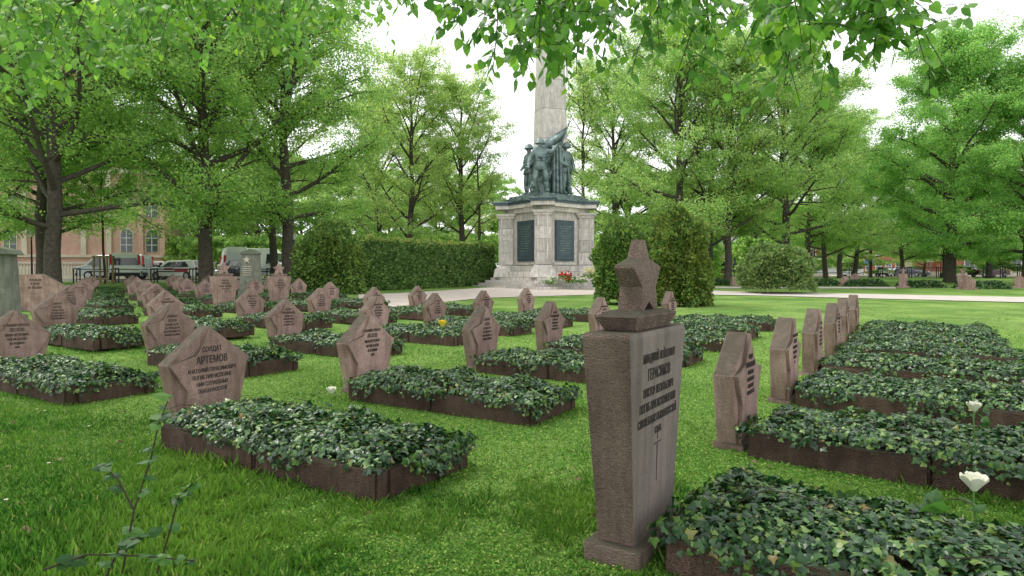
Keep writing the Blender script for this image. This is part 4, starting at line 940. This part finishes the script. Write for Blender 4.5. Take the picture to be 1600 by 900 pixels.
MB().box((0, 1, 1.0), (2.3, 2, 2.0)).obj('wall', 'cardboard', t); MB().prism([(-1.4, 2.0), (1.4, 2.0), (1.2, 2.35), (-1.0, 2.45)], -.3, 2.3).obj('roof', 'trim', t); MB().box((-.6, -.03, .95), (.6, .06, 1.6)).obj('door', 'brick_red', t); MB().box((.5, -.03, 1.2), (.8, .06, .7)).obj('window', 'glass_dark', t)
# wayside cross on a stone pedestal
x, y = gp(1148, 447)
t = empty('wayside_cross', (x, y, g(x, y)), 0, 'small black iron cross on a pale stone pedestal left of the cypress bush', 'cross')
MB().box((0, 0, .3), (.5, .4, .62), taper=.7).obj('pedestal', 'porphyry', t, bevel=.02)
MB().box((0, 0, 1.15), (.1, .06, 1.1)).box((0, 0, .92), (.55, .064, .09)).obj('cross', 'iron', t); MB().box((0, -.04, 1.22), (.28, .05, .32)).obj('plate', 'iron', t)

# ------------------------------------------------------------ vehicles
WH = {}
def wheel(r, parent, loc, side):
    w_ = link('wheel', WH.setdefault(('t', r), MB().lathe([(r - .03, -.1), (r, -.07), (r, .07), (r - .03, .1)], 18).mesh('tyre', smooth=False)), 'rubber', parent, loc, (PI / 2, 0, 0))
    link('rim', WH.setdefault(('r', r), MB().lathe([(r * .62, -.105), (r * .6, .105)], 10).mesh('rim')), 'alloy', w_)
def vehicle(nm, label, cat, x, y, rz, W_, prof, belt, paint, wheels, side_wins, ends, r=.33, extra=None, tum=.28, group=None, z=None):
    """prof: closed side outline (x,z), front at +x; ends: windscreen-like quads given by two outline points"""
    t = empty(nm, (x, y, (g(x, y) if z is None else z) + .03), rz, label, cat, group)
    hw = lambda z_: W_ / 2 - max(0, z_ - belt) * tum
    n = len(prof); vs = [(p[0], -hw(p[1]), p[1]) for p in prof] + [(p[0], hw(p[1]), p[1]) for p in prof]
    me = MB().add(vs, [tuple(range(n)), tuple(range(2 * n - 1, n - 1, -1))] + [(i, i + n, (i + 1) % n + n, (i + 1) % n) for i in range(n)]).mesh(nm + '_body', tri=True)
    bo = link('body', me, paint, t); md = bo.modifiers.new('b', 'BEVEL'); md.width = .05; md.segments = 3; md.limit_method = 'ANGLE'; md.angle_limit = .6
    for wx in wheels:
        for s_ in (-1, 1): wheel(r, t, (wx, s_ * (W_ / 2 - .08), r), s_)
    for poly in side_wins:
        for s_ in (-1, 1):
            vs = [(p[0], s_ * (hw(p[1]) + .006), p[1]) for p in poly] + [(p[0], s_ * (hw(p[1]) - .02), p[1]) for p in poly]; k = len(poly)
            MB().add(vs, [tuple(range(k)), tuple(range(2 * k - 1, k - 1, -1))] + [(i, (i + 1) % k, (i + 1) % k + k, i + k) for i in range(k)]).obj('side_window', 'glass_dark', t)
    for a, b_ in ends:
        a, b_ = Vector(a), Vector(b_); d = (b_ - a).normalized(); nr = Vector((d.y, -d.x)) * .012
        if (a.x > 0) != (nr.x > 0): nr = -nr
        p0, p1 = a + d * .06 + nr, b_ - d * .06 + nr
        vs = [(p0.x, -hw(p0.y) + .12, p0.y), (p0.x, hw(p0.y) - .12, p0.y), (p1.x, hw(p1.y) - .12, p1.y), (p1.x, -hw(p1.y) + .12, p1.y)]
        vs += [(v[0] - nr.x * 3, v[1], v[2] - nr.y * 3) for v in vs]
        MB().add(vs, [(0, 1, 2, 3), (7, 6, 5, 4), (0, 4, 5, 1), (1, 5, 6, 2), (2, 6, 7, 3), (3, 7, 4, 0)]).obj('windscreen' if a.x > 0 else 'rear_window', 'glass_dark', t)
    xs = [p[0] for p in prof]; xr, xf = min(xs), max(xs); tall_ = max(p[1] for p in prof) > 1.7
    for s_ in (-1, 1):
        MB().box((xr + .03, s_ * (W_ / 2 - .13), 1.45 if tall_ else .85), (.1, .16, .7 if tall_ else .2)).obj('tail_light', 'tail_light', t)
        MB().box((xf - .06, s_ * (W_ / 2 - .22), .72), (.12, .32, .17)).obj('headlight', 'head_light', t)
        MB().box((xf * .45, s_ * (W_ / 2 + .09), belt + .08), (.1, .16, .14)).obj('wing_mirror', 'plastic_dark', t)
    MB().box((xr + .02, 0, .42), (.14, W_ - .1, .25)).obj('bumper', 'plastic_dark', t); MB().box((xf - .02, 0, .4), (.14, W_ - .1, .22)).obj('bumper', 'plastic_dark', t)
    MB().box((xr - .012, 0, .82), (.02, .5, .11)).obj('number_plate', 'trim_white', t)
    MB().box(((xr + xf) / 2, 0, .62), ((xf - xr) * .62, W_ + .02, .09)).obj('side_trim', 'plastic_dark', t)
    return t
VAN = [(-2.45, .3), (2.3, .3), (2.4, .6), (2.35, .95), (1.75, 1.12), (1.15, 1.78), (.9, 1.88), (-2.3, 1.92), (-2.45, 1.6)]
VW = [[(.75, 1.1), (1.55, 1.12), (1.1, 1.65), (.75, 1.7)]]
BIGV = [(-2.7, .3), (2.6, .3), (2.7, .7), (2.6, 1.1), (2.1, 1.3), (1.6, 2.1), (1.2, 2.42), (-2.55, 2.45), (-2.7, 2.1)]
BVW = [[(1.05, 1.25), (1.95, 1.28), (1.5, 1.95), (1.05, 2.0)]]
CAR = [(-2.05, .28), (2.05, .28), (2.1, .6), (1.95, .82), (1.0, .95), (.35, 1.38), (-1.2, 1.42), (-1.85, .98), (-2.1, .9), (-2.12, .5)]
CW = [[(-.35, .93), (.8, .95), (.3, 1.3), (-.35, 1.33)], [(-1.55, .97), (-.45, .93), (-.45, 1.33), (-1.15, 1.34)]]
WAG = [(-2.1, .28), (2.05, .28), (2.1, .6), (1.95, .85), (1.05, 1.0), (.45, 1.42), (-1.75, 1.46), (-2.1, 1.0), (-2.15, .5)]
VG = 'vehicles parked along the street on the left'
vehicle('parked_van', 'silver-grey delivery van in side view behind the staked sapling', 'van', at(180, 50), 50, PI + .12, 1.9, VAN, 1.0, 'grey_paint', (-1.6, 1.5), VW, [((1.75, 1.12), (1.15, 1.78))], group=VG)
vehicle('parked_van', 'white van seen from behind, with red tail lights and dark rear window', 'van', at(198, 46.8), 46.8, PI / 2 + .50, 1.95, VAN, 1.0, 'white_paint', (-1.6, 1.5), VW, [((-2.455, 1.0), (-2.455, 1.64)), ((1.75, 1.12), (1.15, 1.78))], group=VG)
vehicle('parked_car', 'white low car between the white van and the red-marked car', 'car', at(236, 52.5), 52.5, PI + .1, 1.78, CAR, .9, 'white_paint', (-1.35, 1.35), CW, [((1.0, .95), (.35, 1.38)), ((-1.2, 1.42), (-1.85, .98))], .31, group=VG)
t = vehicle('parked_car', 'white estate car with red markings on its side', 'car', at(281, 48), 48, PI - .25, 1.78, WAG, .92, 'white_paint', (-1.35, 1.35), CW, [((1.05, 1.0), (.45, 1.42)), ((-1.75, 1.46), (-2.1, 1.0))], .31, group=VG)
MB().box((-.9, 0, .72), (1.1, 1.803, .22)).obj('red_marking', 'red_paint', t); MB().box((.2, 0, .80), (.8, 1.803, .14)).obj('red_marking', 'red_paint', t)
vehicle('parked_van', 'large white high-roof van left of the round stele', 'van', at(366, 50), 50, PI / 2 + .5, 2.0, BIGV, 1.2, 'white_paint', (-1.7, 1.7), BVW, [((2.1, 1.3), (1.6, 2.1))], .35, group=VG)
vehicle('parked_van', 'white van pointing right, partly behind the round stele', 'van', at(405, 51), 51, -.1, 2.0, BIGV, 1.2, 'white_paint', (-1.6, 1.75), BVW, [((2.1, 1.3), (1.6, 2.1))], .35, group=VG)
vehicle('parked_car', 'dark blue car half hidden between the large white van and the stele', 'car', at(376, 48), 48, PI / 2 + .2, 1.78, CAR, .9, 'dark_paint', (-1.35, 1.35), CW, [((1.0, .95), (.35, 1.38)), ((-1.2, 1.42), (-1.85, .98))], .31, group=VG)
BUS = [(-6, .3), (5.9, .3), (6.05, .9), (5.95, 1.6), (5.45, 2.9), (5.1, 3.15), (-5.8, 3.2), (-6.0, 2.9)]
vehicle('coach', 'white coach with a dark band of windows behind the tree cluster', 'coach', at(1292, 112), 112, .12, 2.5, BUS, 1.6, 'white_paint', (-3.8, 4.2), [[(-5.6, 1.6), (4.6, 1.6), (4.9, 2.8), (-5.6, 2.85)], [(4.75, 1.35), (5.7, 1.4), (5.35, 2.7), (5.05, 2.75)]], [((5.95, 1.6), (5.45, 2.9))], .5, tum=.04)
for px, d, pt, lab, rz in ((1381, 98, 'white_paint', 'silver-white car parked left of the starred headstone far right', .9), (1425, 92, 'dark_paint', 'dark blue car facing the park behind the low ivy plot', -1.2), (1402, 108, 'white_paint', 'white car between the silver and the dark blue car', .3), (1545, 80, 'darkred_paint', 'dark red car in front of the red brick house', .1)):
    vehicle('parked_car', lab, 'car', at(px, d), d, rz, 1.78, CAR, .9, pt, (-1.35, 1.35), CW, [((1.0, .95), (.35, 1.38)), ((-1.2, 1.42), (-1.85, .98))], .31, group='cars parked far right')
# ------------------------------------------------------------ street furniture
def fence(x0, x1, y, step, label, h=.95):
    z0 = g((x0 + x1) / 2, y); t = empty('iron_railing', (x0, y, z0), 0, label, 'railing'); L_ = x1 - x0
    MB().box((L_ / 2, 0, h - .05), (L_, .045, .05)).obj('rail', 'iron', t); MB().box((L_ / 2, 0, .22), (L_, .04, .035)).obj('rail', 'iron', t)
    me = MB().box((-.22, 0, h / 2), (.06, .06, h)).box((0, 0, h / 2 - .02), (.045, .045, h)).box((.22, 0, h / 2), (.06, .06, h)).box((0, 0, h + .01), (.5, .05, .05)).mesh('post'); me.materials.append(MATS['iron'])
    k = 0
    while k * step < L_: link('post', me, None, t, (k * step, .002, 0)); k += 1
fence(at(120, 43), at(440, 43), 43, 2.6, 'black iron railing along the street before the vans')
fence(at(1330, 66), at(1480, 66), 66, 3.0, 'black iron railing before the far right cars', 1.1)
fence(at(1540, 60), at(1640, 60), 60, 1.6, 'black iron railing before the red brick house', 1.1)
x, y = at(162, 41), 41
t = empty('sapling', (x + .1, y, g(x, y)), 0, 'slender staked young tree in front of the silver-grey van', 'tree')
link('trunk', TV['slim'][0], None, t); link('crown', TV['slim'][1], None, t)['kind'] = 'stuff'
t = empty('tree_stake', (x, y, g(x, y)), 0, 'wooden stake frame holding the sapling before the silver-grey van', 'stake')
for sx in (-.42, .42):
    for sy in (-.3, .3): MB().box((sx, sy, .9), (.09, .09, 1.8)).obj('post', 'wood', t)
MB().box((0, -.36, 1.72), (1.0, .04, .1)).box((0, .36, 1.72), (1.0, .04, .1)).box((0, -.36, .35), (1.0, .04, .1)).obj('crossbar', 'wood', t)
def lamp(px, d, label, h=3.6):
    x = at(px, d); t = empty('street_lamp', (x, d, g(x, d)), 0, label, 'street lamp', 'old style street lamps')
    MB().lathe([(.13, 0), (.12, .5), (.06, .6), (.045, h), (.08, h + .02)], 10).obj('pole', 'iron', t)
    MB().lathe([(.1, h + .03), (.22, h + .5), (.2, h + .52)], 6).obj('lantern', 'trim_white', t); MB().lathe([(.26, h + .525), (.05, h + .75), (.03, h + .85)], 6).obj('lamp_cap', 'iron', t)
lamp(50, 42, 'black lamp post left of the thick trunk by the church', 3.0); lamp(460, 52, 'thin lamp post beside the dark trunk left of the yew block', 3.2)
lamp(1470, 76, 'thin lamp post left of the broad dark trunk', 3.4)
t = empty('road_sign', (at(1357, 90), 90, g(50, 90)), 0, 'pale blue road sign on a pole left of the silver-white car', 'sign')
MB().tube([(0, 0, 0), (0, 0, 2.5)], [.04, .04], 6).obj('pole', 'alloy', t); MB().box((0, -.05, 2.2), (1.2, .04, .6)).obj('panel', 'sign_blue', t)
t = empty('road_sign', (at(1453, 88), 88, g(50, 88)), 0, 'small dark road sign with a pale face right of the dark blue car', 'sign')
MB().tube([(0, 0, 0), (0, 0, 2.6)], [.04, .04], 6).obj('pole', 'alloy', t); MB().box((0, -.05, 2.35), (.8, .04, .5)).obj('panel', 'trim_white', t)

# ------------------------------------------------------------ grass
def lawn_blades(n, y0, y1, size, seed, hmul=1):
    rng = np.random.default_rng(seed); out_ = []
    y = rng.uniform(0, 1, n) ; y = np.exp(np.log(y0) + (np.log(y1) - np.log(y0)) * y); x = rng.choice([-1., 1.], n) * np.where(rng.uniform(0, 1, n) < .82, rng.uniform(0, .86, n), rng.uniform(.86, 1.6, n)) * y + rng.uniform(-.3, .3, n)
    keep = np.ones(n, bool); edge = np.zeros(n)
    for (rx, ry, th) in RECTS:
        dx, dy = x - rx, y - ry; lx = dx * math.cos(th) + dy * math.sin(th); ly = -dx * math.sin(th) + dy * math.cos(th)
        ins = (np.abs(lx) < GW / 2) & (ly < 0) & (ly > -GL); keep &= ~ins
        dd_ = np.maximum(np.abs(lx) - GW / 2, np.maximum(ly, -GL - ly)); edge = np.maximum(edge, np.clip(1 - dd_ / .12, 0, 1))
    x, y, edge = x[keep], y[keep], edge[keep]; n = len(x)
    z = np.array([g(a, b_) for a, b_ in zip(x, y)])
    pat = np.array([noise.noise(Vector((a * .9, b_ * .9, 0))) for a, b_ in zip(x, y)])
    left = np.clip((-x / y - .15) * 2.2, 0, 1) * np.clip((4.2 - y) / 2, 0, 1)
    L_ = size * rng.uniform(.5, 1.3, n) * (1 + .7 * pat) * (1 + .9 * edge * rng.uniform(0, 1, n)) * (1 + 1.3 * left) * hmul
    T = rdir(n, rng, 1.25, .5); Nn = rdir(n, rng, .2)
    return np.stack([x, y, z - .004], 1), T, Nn, L_
leaf_mat('moss', [(0, (.05, .16, .02)), (.4, (.115, .27, .04)), (.85, (.24, .40, .08)), (1, (.48, .55, .16))], rough=.8, trans=.3, spec=.15)
def mossy(P):
    v = np.array([noise.noise(Vector((a * 1.1, b_ * 1.1, 3))) + .5 * noise.noise(Vector((a * 4, b_ * 4, 7))) + .35 * noise.noise(Vector((a * 11, b_ * 11, 1))) for a, b_ in P[:, :2]])
    side = np.clip((P[:, 0] / P[:, 1] + .42) * 1.3, -.5, .35) + np.clip((P[:, 1] - 2.6) * .12, -.15, .3)
    return v + side
P, T, Nn, L_ = lawn_blades(720000, .8, 20, .036, 3)
mk = mossy(P); rr_ = RNG.uniform(0, 1, len(P)); edge_keep = L_ > .05
keep = (mk < .12) | (rr_ < .30) | edge_keep
L_ = L_ * np.where(mk > .12, .72, 1.12)
P, T, Nn, L_ = P[keep], T[keep], Nn[keep], L_[keep]
o = link('grass', leaf_mesh('grass', P, T, Nn, L_, T_TRI, 'grass')); tag(o, 'short green lawn growing between the graves', 'grass', kind='stuff')
P, T, Nn, L_ = lawn_blades(720000, .8, 13, .012, 4)
mk = mossy(P); keep = (mk > .0) & (RNG.uniform(0, 1, len(P)) < .3 + mk * 1.6); P, L_ = P[keep], RNG.uniform(.006, .015, keep.sum()) * (1 + P[keep][:, 1] * .07)
hb = np.array([noise.noise(Vector((a * 22, b_ * 22, 5))) for a, b_ in P[:, :2]])
P[:, 2] += RNG.uniform(.002, .014, len(P)) + .012 * hb; Nn = rdir(len(P), RNG, 1.2)
o = link('moss', leaf_mesh('moss', P, rdir(len(P), RNG, .2, .5), Nn, L_, T_DIA, 'moss')); tag(o, 'pale green moss and clover patches in the lawn', 'moss', kind='stuff')
# dead leaves and twigs lying about
leaf_mat('litter', [(0, (.10, .06, .03)), (.6, (.2, .13, .07)), (1, (.32, .22, .12))], rough=.8, trans=.1)
P, T, Nn, L_ = lawn_blades(90, 1.2, 8, .035, 9); P[:, 2] += .03
o = link('fallen_leaves', leaf_mesh('fallen_leaves', P, rdir(len(P), RNG, 0, .2), rdir(len(P), RNG, 1.6), L_, T_LIN, 'litter')); tag(o, 'dry brown leaves scattered in the lawn', 'leaves', kind='stuff')
# daisies
for i, (px, py, lab) in enumerate([(72, 726, 'small white daisy in the shaded lawn, lower left'), (55, 641, 'upper white daisy in the lawn below the left ivy grave'), (67, 643, 'second white daisy just right of the upper one'), (4, 784, 'white daisy at the left picture edge'), (136, 668, 'white daisy left of the nearest headstone')]):
    x, y = gp(px, py, .05); t = empty('daisy', (x, y, g(x, y)), 0, lab, 'flower', 'daisies in the lawn')
    MB().tube([(0, 0, 0), (0, 0, .05)], [.001, .001], 4).obj('stem', 'stem_green', t)
    n = 12; Pd = np.zeros((n, 3)); Pd[:, 2] = .05; a = np.arange(n) * 2 * PI / n
    link('petals', leaf_mesh('petals', Pd, np.stack([np.cos(a), np.sin(a), a * 0 + .3], 1), np.tile([0, 0, 1.0], (n, 1)), np.full(n, .011), T_DIA, 'petal_white'), None, t)
    MB().lathe([(.003, .05), (.002, .054)], 6).obj('disc', 'petal_yellow', t)

# cut flowers set on the graves
def rose(px, d, zb, zt, label, kind='rose', r_=.03):
    x = at(px, d); t = empty('white_rose' if kind == 'rose' else 'tulip', (x, d, zb), 0, label, 'flower')
    MB().tube([(.012, 0, 0), (0, 0, (zt - zb) * .5), (-.004, 0, zt - zb - r_ * .8)], [.004, .0035, .003], 5).obj('stem', 'stem_green', t)
    H_ = zt - zb; vs, fs = [], []
    mb = MB(); k = 0
    for ring_, (rr_, hh, cnt, op) in enumerate(((r_ * .35, r_ * 1.75, 3, .1), (r_ * .6, r_ * 1.8, 5, .3), (r_ * .85, r_ * 1.6, 6, .65)) if kind == 'rose' else ((r_ * .55, r_ * 1.25, 3, .1), (r_ * .75, r_ * 1.3, 3, .3))):
        for i in range(cnt):
            a0 = i * 2 * PI / cnt + ring_ * .6; w_ = 2 * PI / cnt * .72
            for ia in range(5):
                for iz in range(5):
                    a = a0 + (ia / 4 - .5) * w_ * 1.6; f = iz / 4; rad_ = rr_ * (.25 + .95 * math.sin(f * PI * .5)) + op * r_ * .35 * f ** 3; e = 1 - abs(ia / 4 - .5) ** 2 * 1.1 * f
                    vs.append((rad_ * math.cos(a), rad_ * math.sin(a), H_ - r_ * 1.1 + hh * f * e))
            b0 = k * 25
            for ia in range(4):
                for iz in range(4): fs.append((b0 + ia * 5 + iz, b0 + ia * 5 + 5 + iz, b0 + ia * 5 + 6 + iz, b0 + ia * 5 + iz + 1))
            k += 1
    link('petals', mesh('petals', vs, fs, True), 'petal_white' if 'yellow' not in label else 'petal_yellow', t)
    MB().lathe([(.002, H_ - r_ * 1.1), (r_ * .28, H_ - r_ * .85), (r_ * .3, H_ - r_ * .7)], 8).obj('calyx', 'stem_green', t)
    Pl = np.array([(0, 0, H_ * .4), (0, 0, H_ * .55), (0, 0, .03)]); link('leaves', leaf_mesh('leaves', Pl, np.array([(1, .3, .5), (-1, .2, .6), (.5, -.6, .9)]), np.array([(0, 0, 1.)] * 3), np.full(3, .055), T_LIN, 'shoot'), None, t)
    return t
rose(1527, 2.3, .22, zz(752, 2.3), 'large white rose on a green stem in the nearest right-hand grave', r_=.036)
rose(1525, 3.3, .22, zz(634, 3.3), 'smaller white rose standing in the second right-hand grave', r_=.028)
rose(517, 4.0, .2, zz(609, 4.0), 'single white rose in the ivy of the nearest left grave', r_=.026)
rose(691, 9.6, g(0, 9.6) + .2, zz(504, 9.6), 'small yellow flower in the ivy behind the middle headstones', r_=.06)
rose(745, 7.2, .5, .74 + .02, 'dark dried rosebud', r_=.001) if False else None
# bright young leaf shoots in the right grave
for (px, py, d, lab, s_) in ((1458, 850, 2.35, 'bright green leafy shoot standing in the nearest right-hand ivy', .09), (1541, 655, 3.7, 'small bright shoot beside the smaller white rose', .05)):
    x = at(px, d); t = empty('leafy_shoot', (x, d, .2), 0, lab, 'plant'); rng = np.random.default_rng(int(px))
    MB().tube([(0, 0, 0), (0, 0, .12)], [.003, .002], 4).obj('stem', 'stem_green', t)
    for k in range(5): place_leaf('leaf', one_leaf('leaf', T_LIN, 'shoot') if k == 0 and 'lf' not in _q and not _q.update(lf=None) else (_q.get('shl') or one_leaf('leaf', T_LIN, 'shoot')), (0, 0, .03 + .022 * k), (math.cos(k * 2.3), math.sin(k * 2.3), 1.1), (-math.cos(k * 2.3), -math.sin(k * 2.3), .8), s_ * random.uniform(.7, 1.1), t)

# wild rose shoots in the left foreground
SL = one_leaf('leaf', T_LIN, 'shoot')
def shoots():
    rr = random.Random(4); t = empty('bramble_shrub', (at(190, 1.75), 1.75, 0), 0, 'thin leafy bramble stems in the bottom left foreground', 'shrub')
    ox, oy = at(190, 1.75), 1.75
    paths = [[(185, 900, 1.75), (205, 800, 1.75), (232, 720, 1.8), (245, 665, 1.8), (262, 622, 1.85)],
             [(205, 800, 1.75), (180, 750, 1.78), (158, 730, 1.8)],
             [(240, 900, 1.9), (262, 830, 1.9), (275, 780, 1.9), (298, 756, 1.9)],
             [(60, 895, 1.6), (130, 870, 1.65), (210, 872, 1.7), (300, 880, 1.8)],
             [(160, 905, 1.7), (186, 850, 1.7), (230, 838, 1.7)]]
    nl = 0
    for p in paths:
        q = [Vector((at(a, d) - ox, d - oy, zz(b_, d))) for a, b_, d in p]
        MB().tube(q, [.0032 - .002 * i / len(q) for i in range(len(q))], 5).obj('stem', 'twig', t)
        for i in range(1, len(q)):
            for k in range(3):
                c = q[i - 1].lerp(q[i], (k + 1) / 3); a = rr.uniform(0, 2 * PI)
                for s_ in range(rr.choice((1, 2, 3)) if i == len(q) - 1 else rr.choice((0, 1, 1, 2))):
                    a += 2.1; dr = Vector((math.cos(a), math.sin(a) * .6, rr.uniform(-.35, .35)))
                    place_leaf('leaf', SL, c, dr, Vector((rr.uniform(-.5, .5), rr.uniform(-.8, .1), .8)), rr.uniform(.022, .042), t); nl += 1
shoots()

# ------------------------------------------------------------ the linden overhead: trunk behind the camera, limbs over it, sprays hanging into view
def overhead():
    rr = random.Random(21); t = empty('linden_tree', (-1.6, -3.4, 0), 0, 'linden whose leafy branches hang into the top of the picture', 'tree')
    ox, oy = -1.6, -3.4; W = lambda px, py, d: Vector((at(px, d) - ox, d - oy, zz(py, d)))
    mb = MB()
    mb.tube([(0, 0, -.3), (0, 0, .3), (.05, .05, 2.5), (.1, .1, 5), (.15, 0, 9), (.1, .1, 13)], [.42, .34, .28, .24, .16, .05], 12)
    limbs = []
    def limb(pts, r0):
        pts = [Vector(p) for p in pts]; 
        mb.tube(pts, [r0 * (1 - .8 * i / (len(pts) - 1)) + .004 for i in range(len(pts))], 7, False); limbs.append(pts)
    limb([(0, 0, 3.0), (1, 2.2, 3.7), W(760, -120, 2.6), W(900, -90, 3.4), W(1040, -60, 3.9), W(1180, -70, 4.4)], .11)
    limb([(0, 0, 3.4), (2.2, 2.4, 4.0), W(1250, -200, 2.9), W(1330, -60, 3.3), W(1440, -30, 3.6), W(1540, -60, 4.0)], .10)
    limb([(0, 0, 3.6), (-1.0, 2.6, 4.0), W(300, -140, 4.2), W(200, -60, 5.2), W(120, 10, 6.4)], .11)
    limb([(0, 0, 3.9), (-.2, 3.2, 4.6), W(480, -120, 4.4), W(430, -30, 5.6), W(470, -60, 7.0)], .10)
    limb([(0, 0, 4.2), (-2.2, 2.2, 4.4), W(-60, -120, 4.2), W(-60, 60, 5.4), W(20, 120, 7.0)], .10)
    P, T, Nn, S_, VIS = [], [], [], [], []
    def spray(a, b_, n, ls, side=2, sag=.10, vis=1):
        """leafy twig from a to b with side twigs"""
        a, b_ = Vector(a), Vector(b_); L_ = (b_ - a).length; pts = []
        off = Vector((rr.uniform(-.1, .1), rr.uniform(-.1, .1), sag * rr.uniform(.4, 1.2))) * L_
        for k in range(6):
            f = k / 5; pts.append(a.lerp(b_, f) + off * math.sin(PI * f))
        mb.tube(pts, [.006 - .0042 * k / 5 for k in range(6)], 4, False)
        def leaves_along(pts, n):
            for k in range(n):
                f = (k + .5) / n; i = min(len(pts) - 2, int(f * (len(pts) - 1))); p = pts[i].lerp(pts[i + 1], f * (len(pts) - 1) - i)
                d = (pts[i + 1] - pts[i]).normalized(); s_ = 1 if k % 2 else -1; sd_ = d.cross(Vector((0, 0, 1)))
                if sd_.length < .05: sd_ = Vector((1, 0, 0))
                sd_ = sd_.normalized() * s_
                tip = (sd_ * rr.uniform(.5, 1) + d * .5 + Vector((rr.uniform(-.3, .3), rr.uniform(-.3, .3), rr.uniform(-1.2, -.25)))).normalized()
                nr = Vector((rr.uniform(-.6, .6), rr.uniform(-.9, .3), .9)); st = tip * ls * .35
                mb.tube([p, p + st], [.0012, .001], 3, False)
                P.append(tuple(p + st)); T.append(tuple(tip)); Nn.append(tuple(nr)); S_.append(ls * rr.uniform(.6, 1.15)); VIS.append(vis)
        leaves_along(pts, n)
        for k in range(side):
            i = 1 + k % 4; q = pts[i]; e = q + Vector((rr.uniform(-1, 1), rr.uniform(-.8, .8), rr.uniform(-.7, .05))).normalized() * L_ * rr.uniform(.3, .55)
            m_ = q.lerp(e, .5) + Vector((0, 0, .02)); mb.tube([q, m_, e], [.003, .0022, .0012], 3, False); leaves_along([q, m_, e], max(4, n // 2))
    # hanging sprays on the right: (start px, end px, end py, distance)
    H_ = [(810, 835, 132, 3.9), (870, 858, 128, 4.1), (900, 885, 130, 4.0), (850, 868, 112, 4.3), (840, 820, 110, 4.2), (890, 900, 100, 4.2), (640, 622, 14, 3.4), (690, 650, 22, 3.3), (740, 690, 18, 3.5), (760, 722, 64, 3.6), (800, 770, 118, 3.5), (820, 806, 128, 3.6), (850, 842, 96, 3.4), (880, 872, 120, 3.7), (905, 900, 118, 3.8),
          (930, 868, 60, 3.3), (950, 940, 95, 3.9), (980, 962, 70, 4.2), (1000, 985, 120, 3.9), (1020, 1030, 88, 4.3), (1060, 1050, 135, 4.0), (1080, 1095, 120, 4.2), (1110, 1120, 108, 4.4), (1140, 1150, 95, 4.0), (1170, 1180, 120, 4.2),
          (1190, 1205, 100, 3.8), (1210, 1222, 140, 3.7), (1230, 1248, 165, 3.5), (1250, 1268, 120, 3.6), (1280, 1306, 140, 3.4), (1290, 1330, 90, 3.5), (1320, 1360, 100, 3.3), (1340, 1395, 92, 3.3), (1350, 1440, 96, 3.2), (1380, 1474, 112, 3.2), (1400, 1452, 8, 2.9),
          (1380, 1410, 26, 3.0), (1300, 1290, 30, 3.2), (1240, 1200, 40, 3.4), (1120, 1080, 30, 3.8), (1010, 960, 20, 3.6), (860, 800, 30, 3.2), (900, 850, 20, 3.6), (1170, 1140, 50, 3.6), (1060, 1010, 50, 4.0), (780, 745, 20, 3.5), (1200, 1250, 70, 3.2)]
    for a, b_, e, d in H_:
        s_ = W(a + (rr.uniform(-110, 110) if a < 1330 else rr.uniform(-60, 10)), -50, d + rr.uniform(-.1, .5)); spray(s_, W(b_, e, d), 9 + int(e / 14), .062, 7 if e > 60 else 3, .12)
    # canopy on the left: many sprays, a little farther off
    for i in range(130):
        px = rr.uniform(-60, 600); lim = 40 + 170 * max(0, 1 - px / 330) ** .8 + (70 if 330 < px < 480 else 0); 
        if px > 520: lim = 60
        py = rr.uniform(-30, lim); d = rr.uniform(6.0, 9.5)
        spray(W(px + rr.uniform(-60, 60), py - rr.uniform(70, 150), d + .4), W(px, py, d), 12, .095, 4, .08, .5)
    P, T, Nn, S_, VIS = map(np.array, (P, T, Nn, S_, VIS)); Wd = P + np.array([ox, oy, 0])
    inv = (np.abs(Wd[:, 0] / Wd[:, 1]) < .8) & ((Wd[:, 2] - CAM_H) / Wd[:, 1] < .43)
    score = S_ / Wd[:, 1] * inv; top = np.argsort(-score)[:300]; mask = np.zeros(len(P), bool); mask[top] = True
    lf = one_leaf('leaf', T_LIN, 'linden')
    for i in top: place_leaf('leaf', lf, P[i], T[i], Nn[i], S_[i], t)
    for nm, mk, mt in (('foliage', (~mask) & (VIS > .7), 'linden'), ('canopy', (~mask) & (VIS < .7), 'linden_left')):
        o = link(nm, leaf_mesh(nm, P[mk], T[mk], Nn[mk], S_[mk], T_LIN, mt), None, t); o['kind'] = 'stuff'
    mb.obj('trunk', 'bark', t, smooth=True)
    # the rest of the crown above, outside the picture, shading the foreground
    rng = np.random.default_rng(8); n = 75000; v = rng.normal(size=(n, 3)); v /= np.linalg.norm(v, axis=1, keepdims=True); v *= rng.uniform(.3, 1, n)[:, None] ** .5
    Q = v * np.array([5.5, 5.5, 4]) + np.array([-1.5, .6, 9.0]); cl = np.array([noise.noise(Vector(q) * .7) for q in Q]) > -.08; Q = Q[cl]; n = len(Q)
    o = link('upper_crown', leaf_mesh('upper_crown', Q, rdir(n, rng, -.4), rdir(n, rng, .9), rng.uniform(.10, .17, n), T_DIA, 'linden'), None, t); o['kind'] = 'stuff'
overhead()
print('OBJECTS', len(bpy.data.objects), 'TRIS', sum(len(m_.polygons) for m_ in bpy.data.meshes))
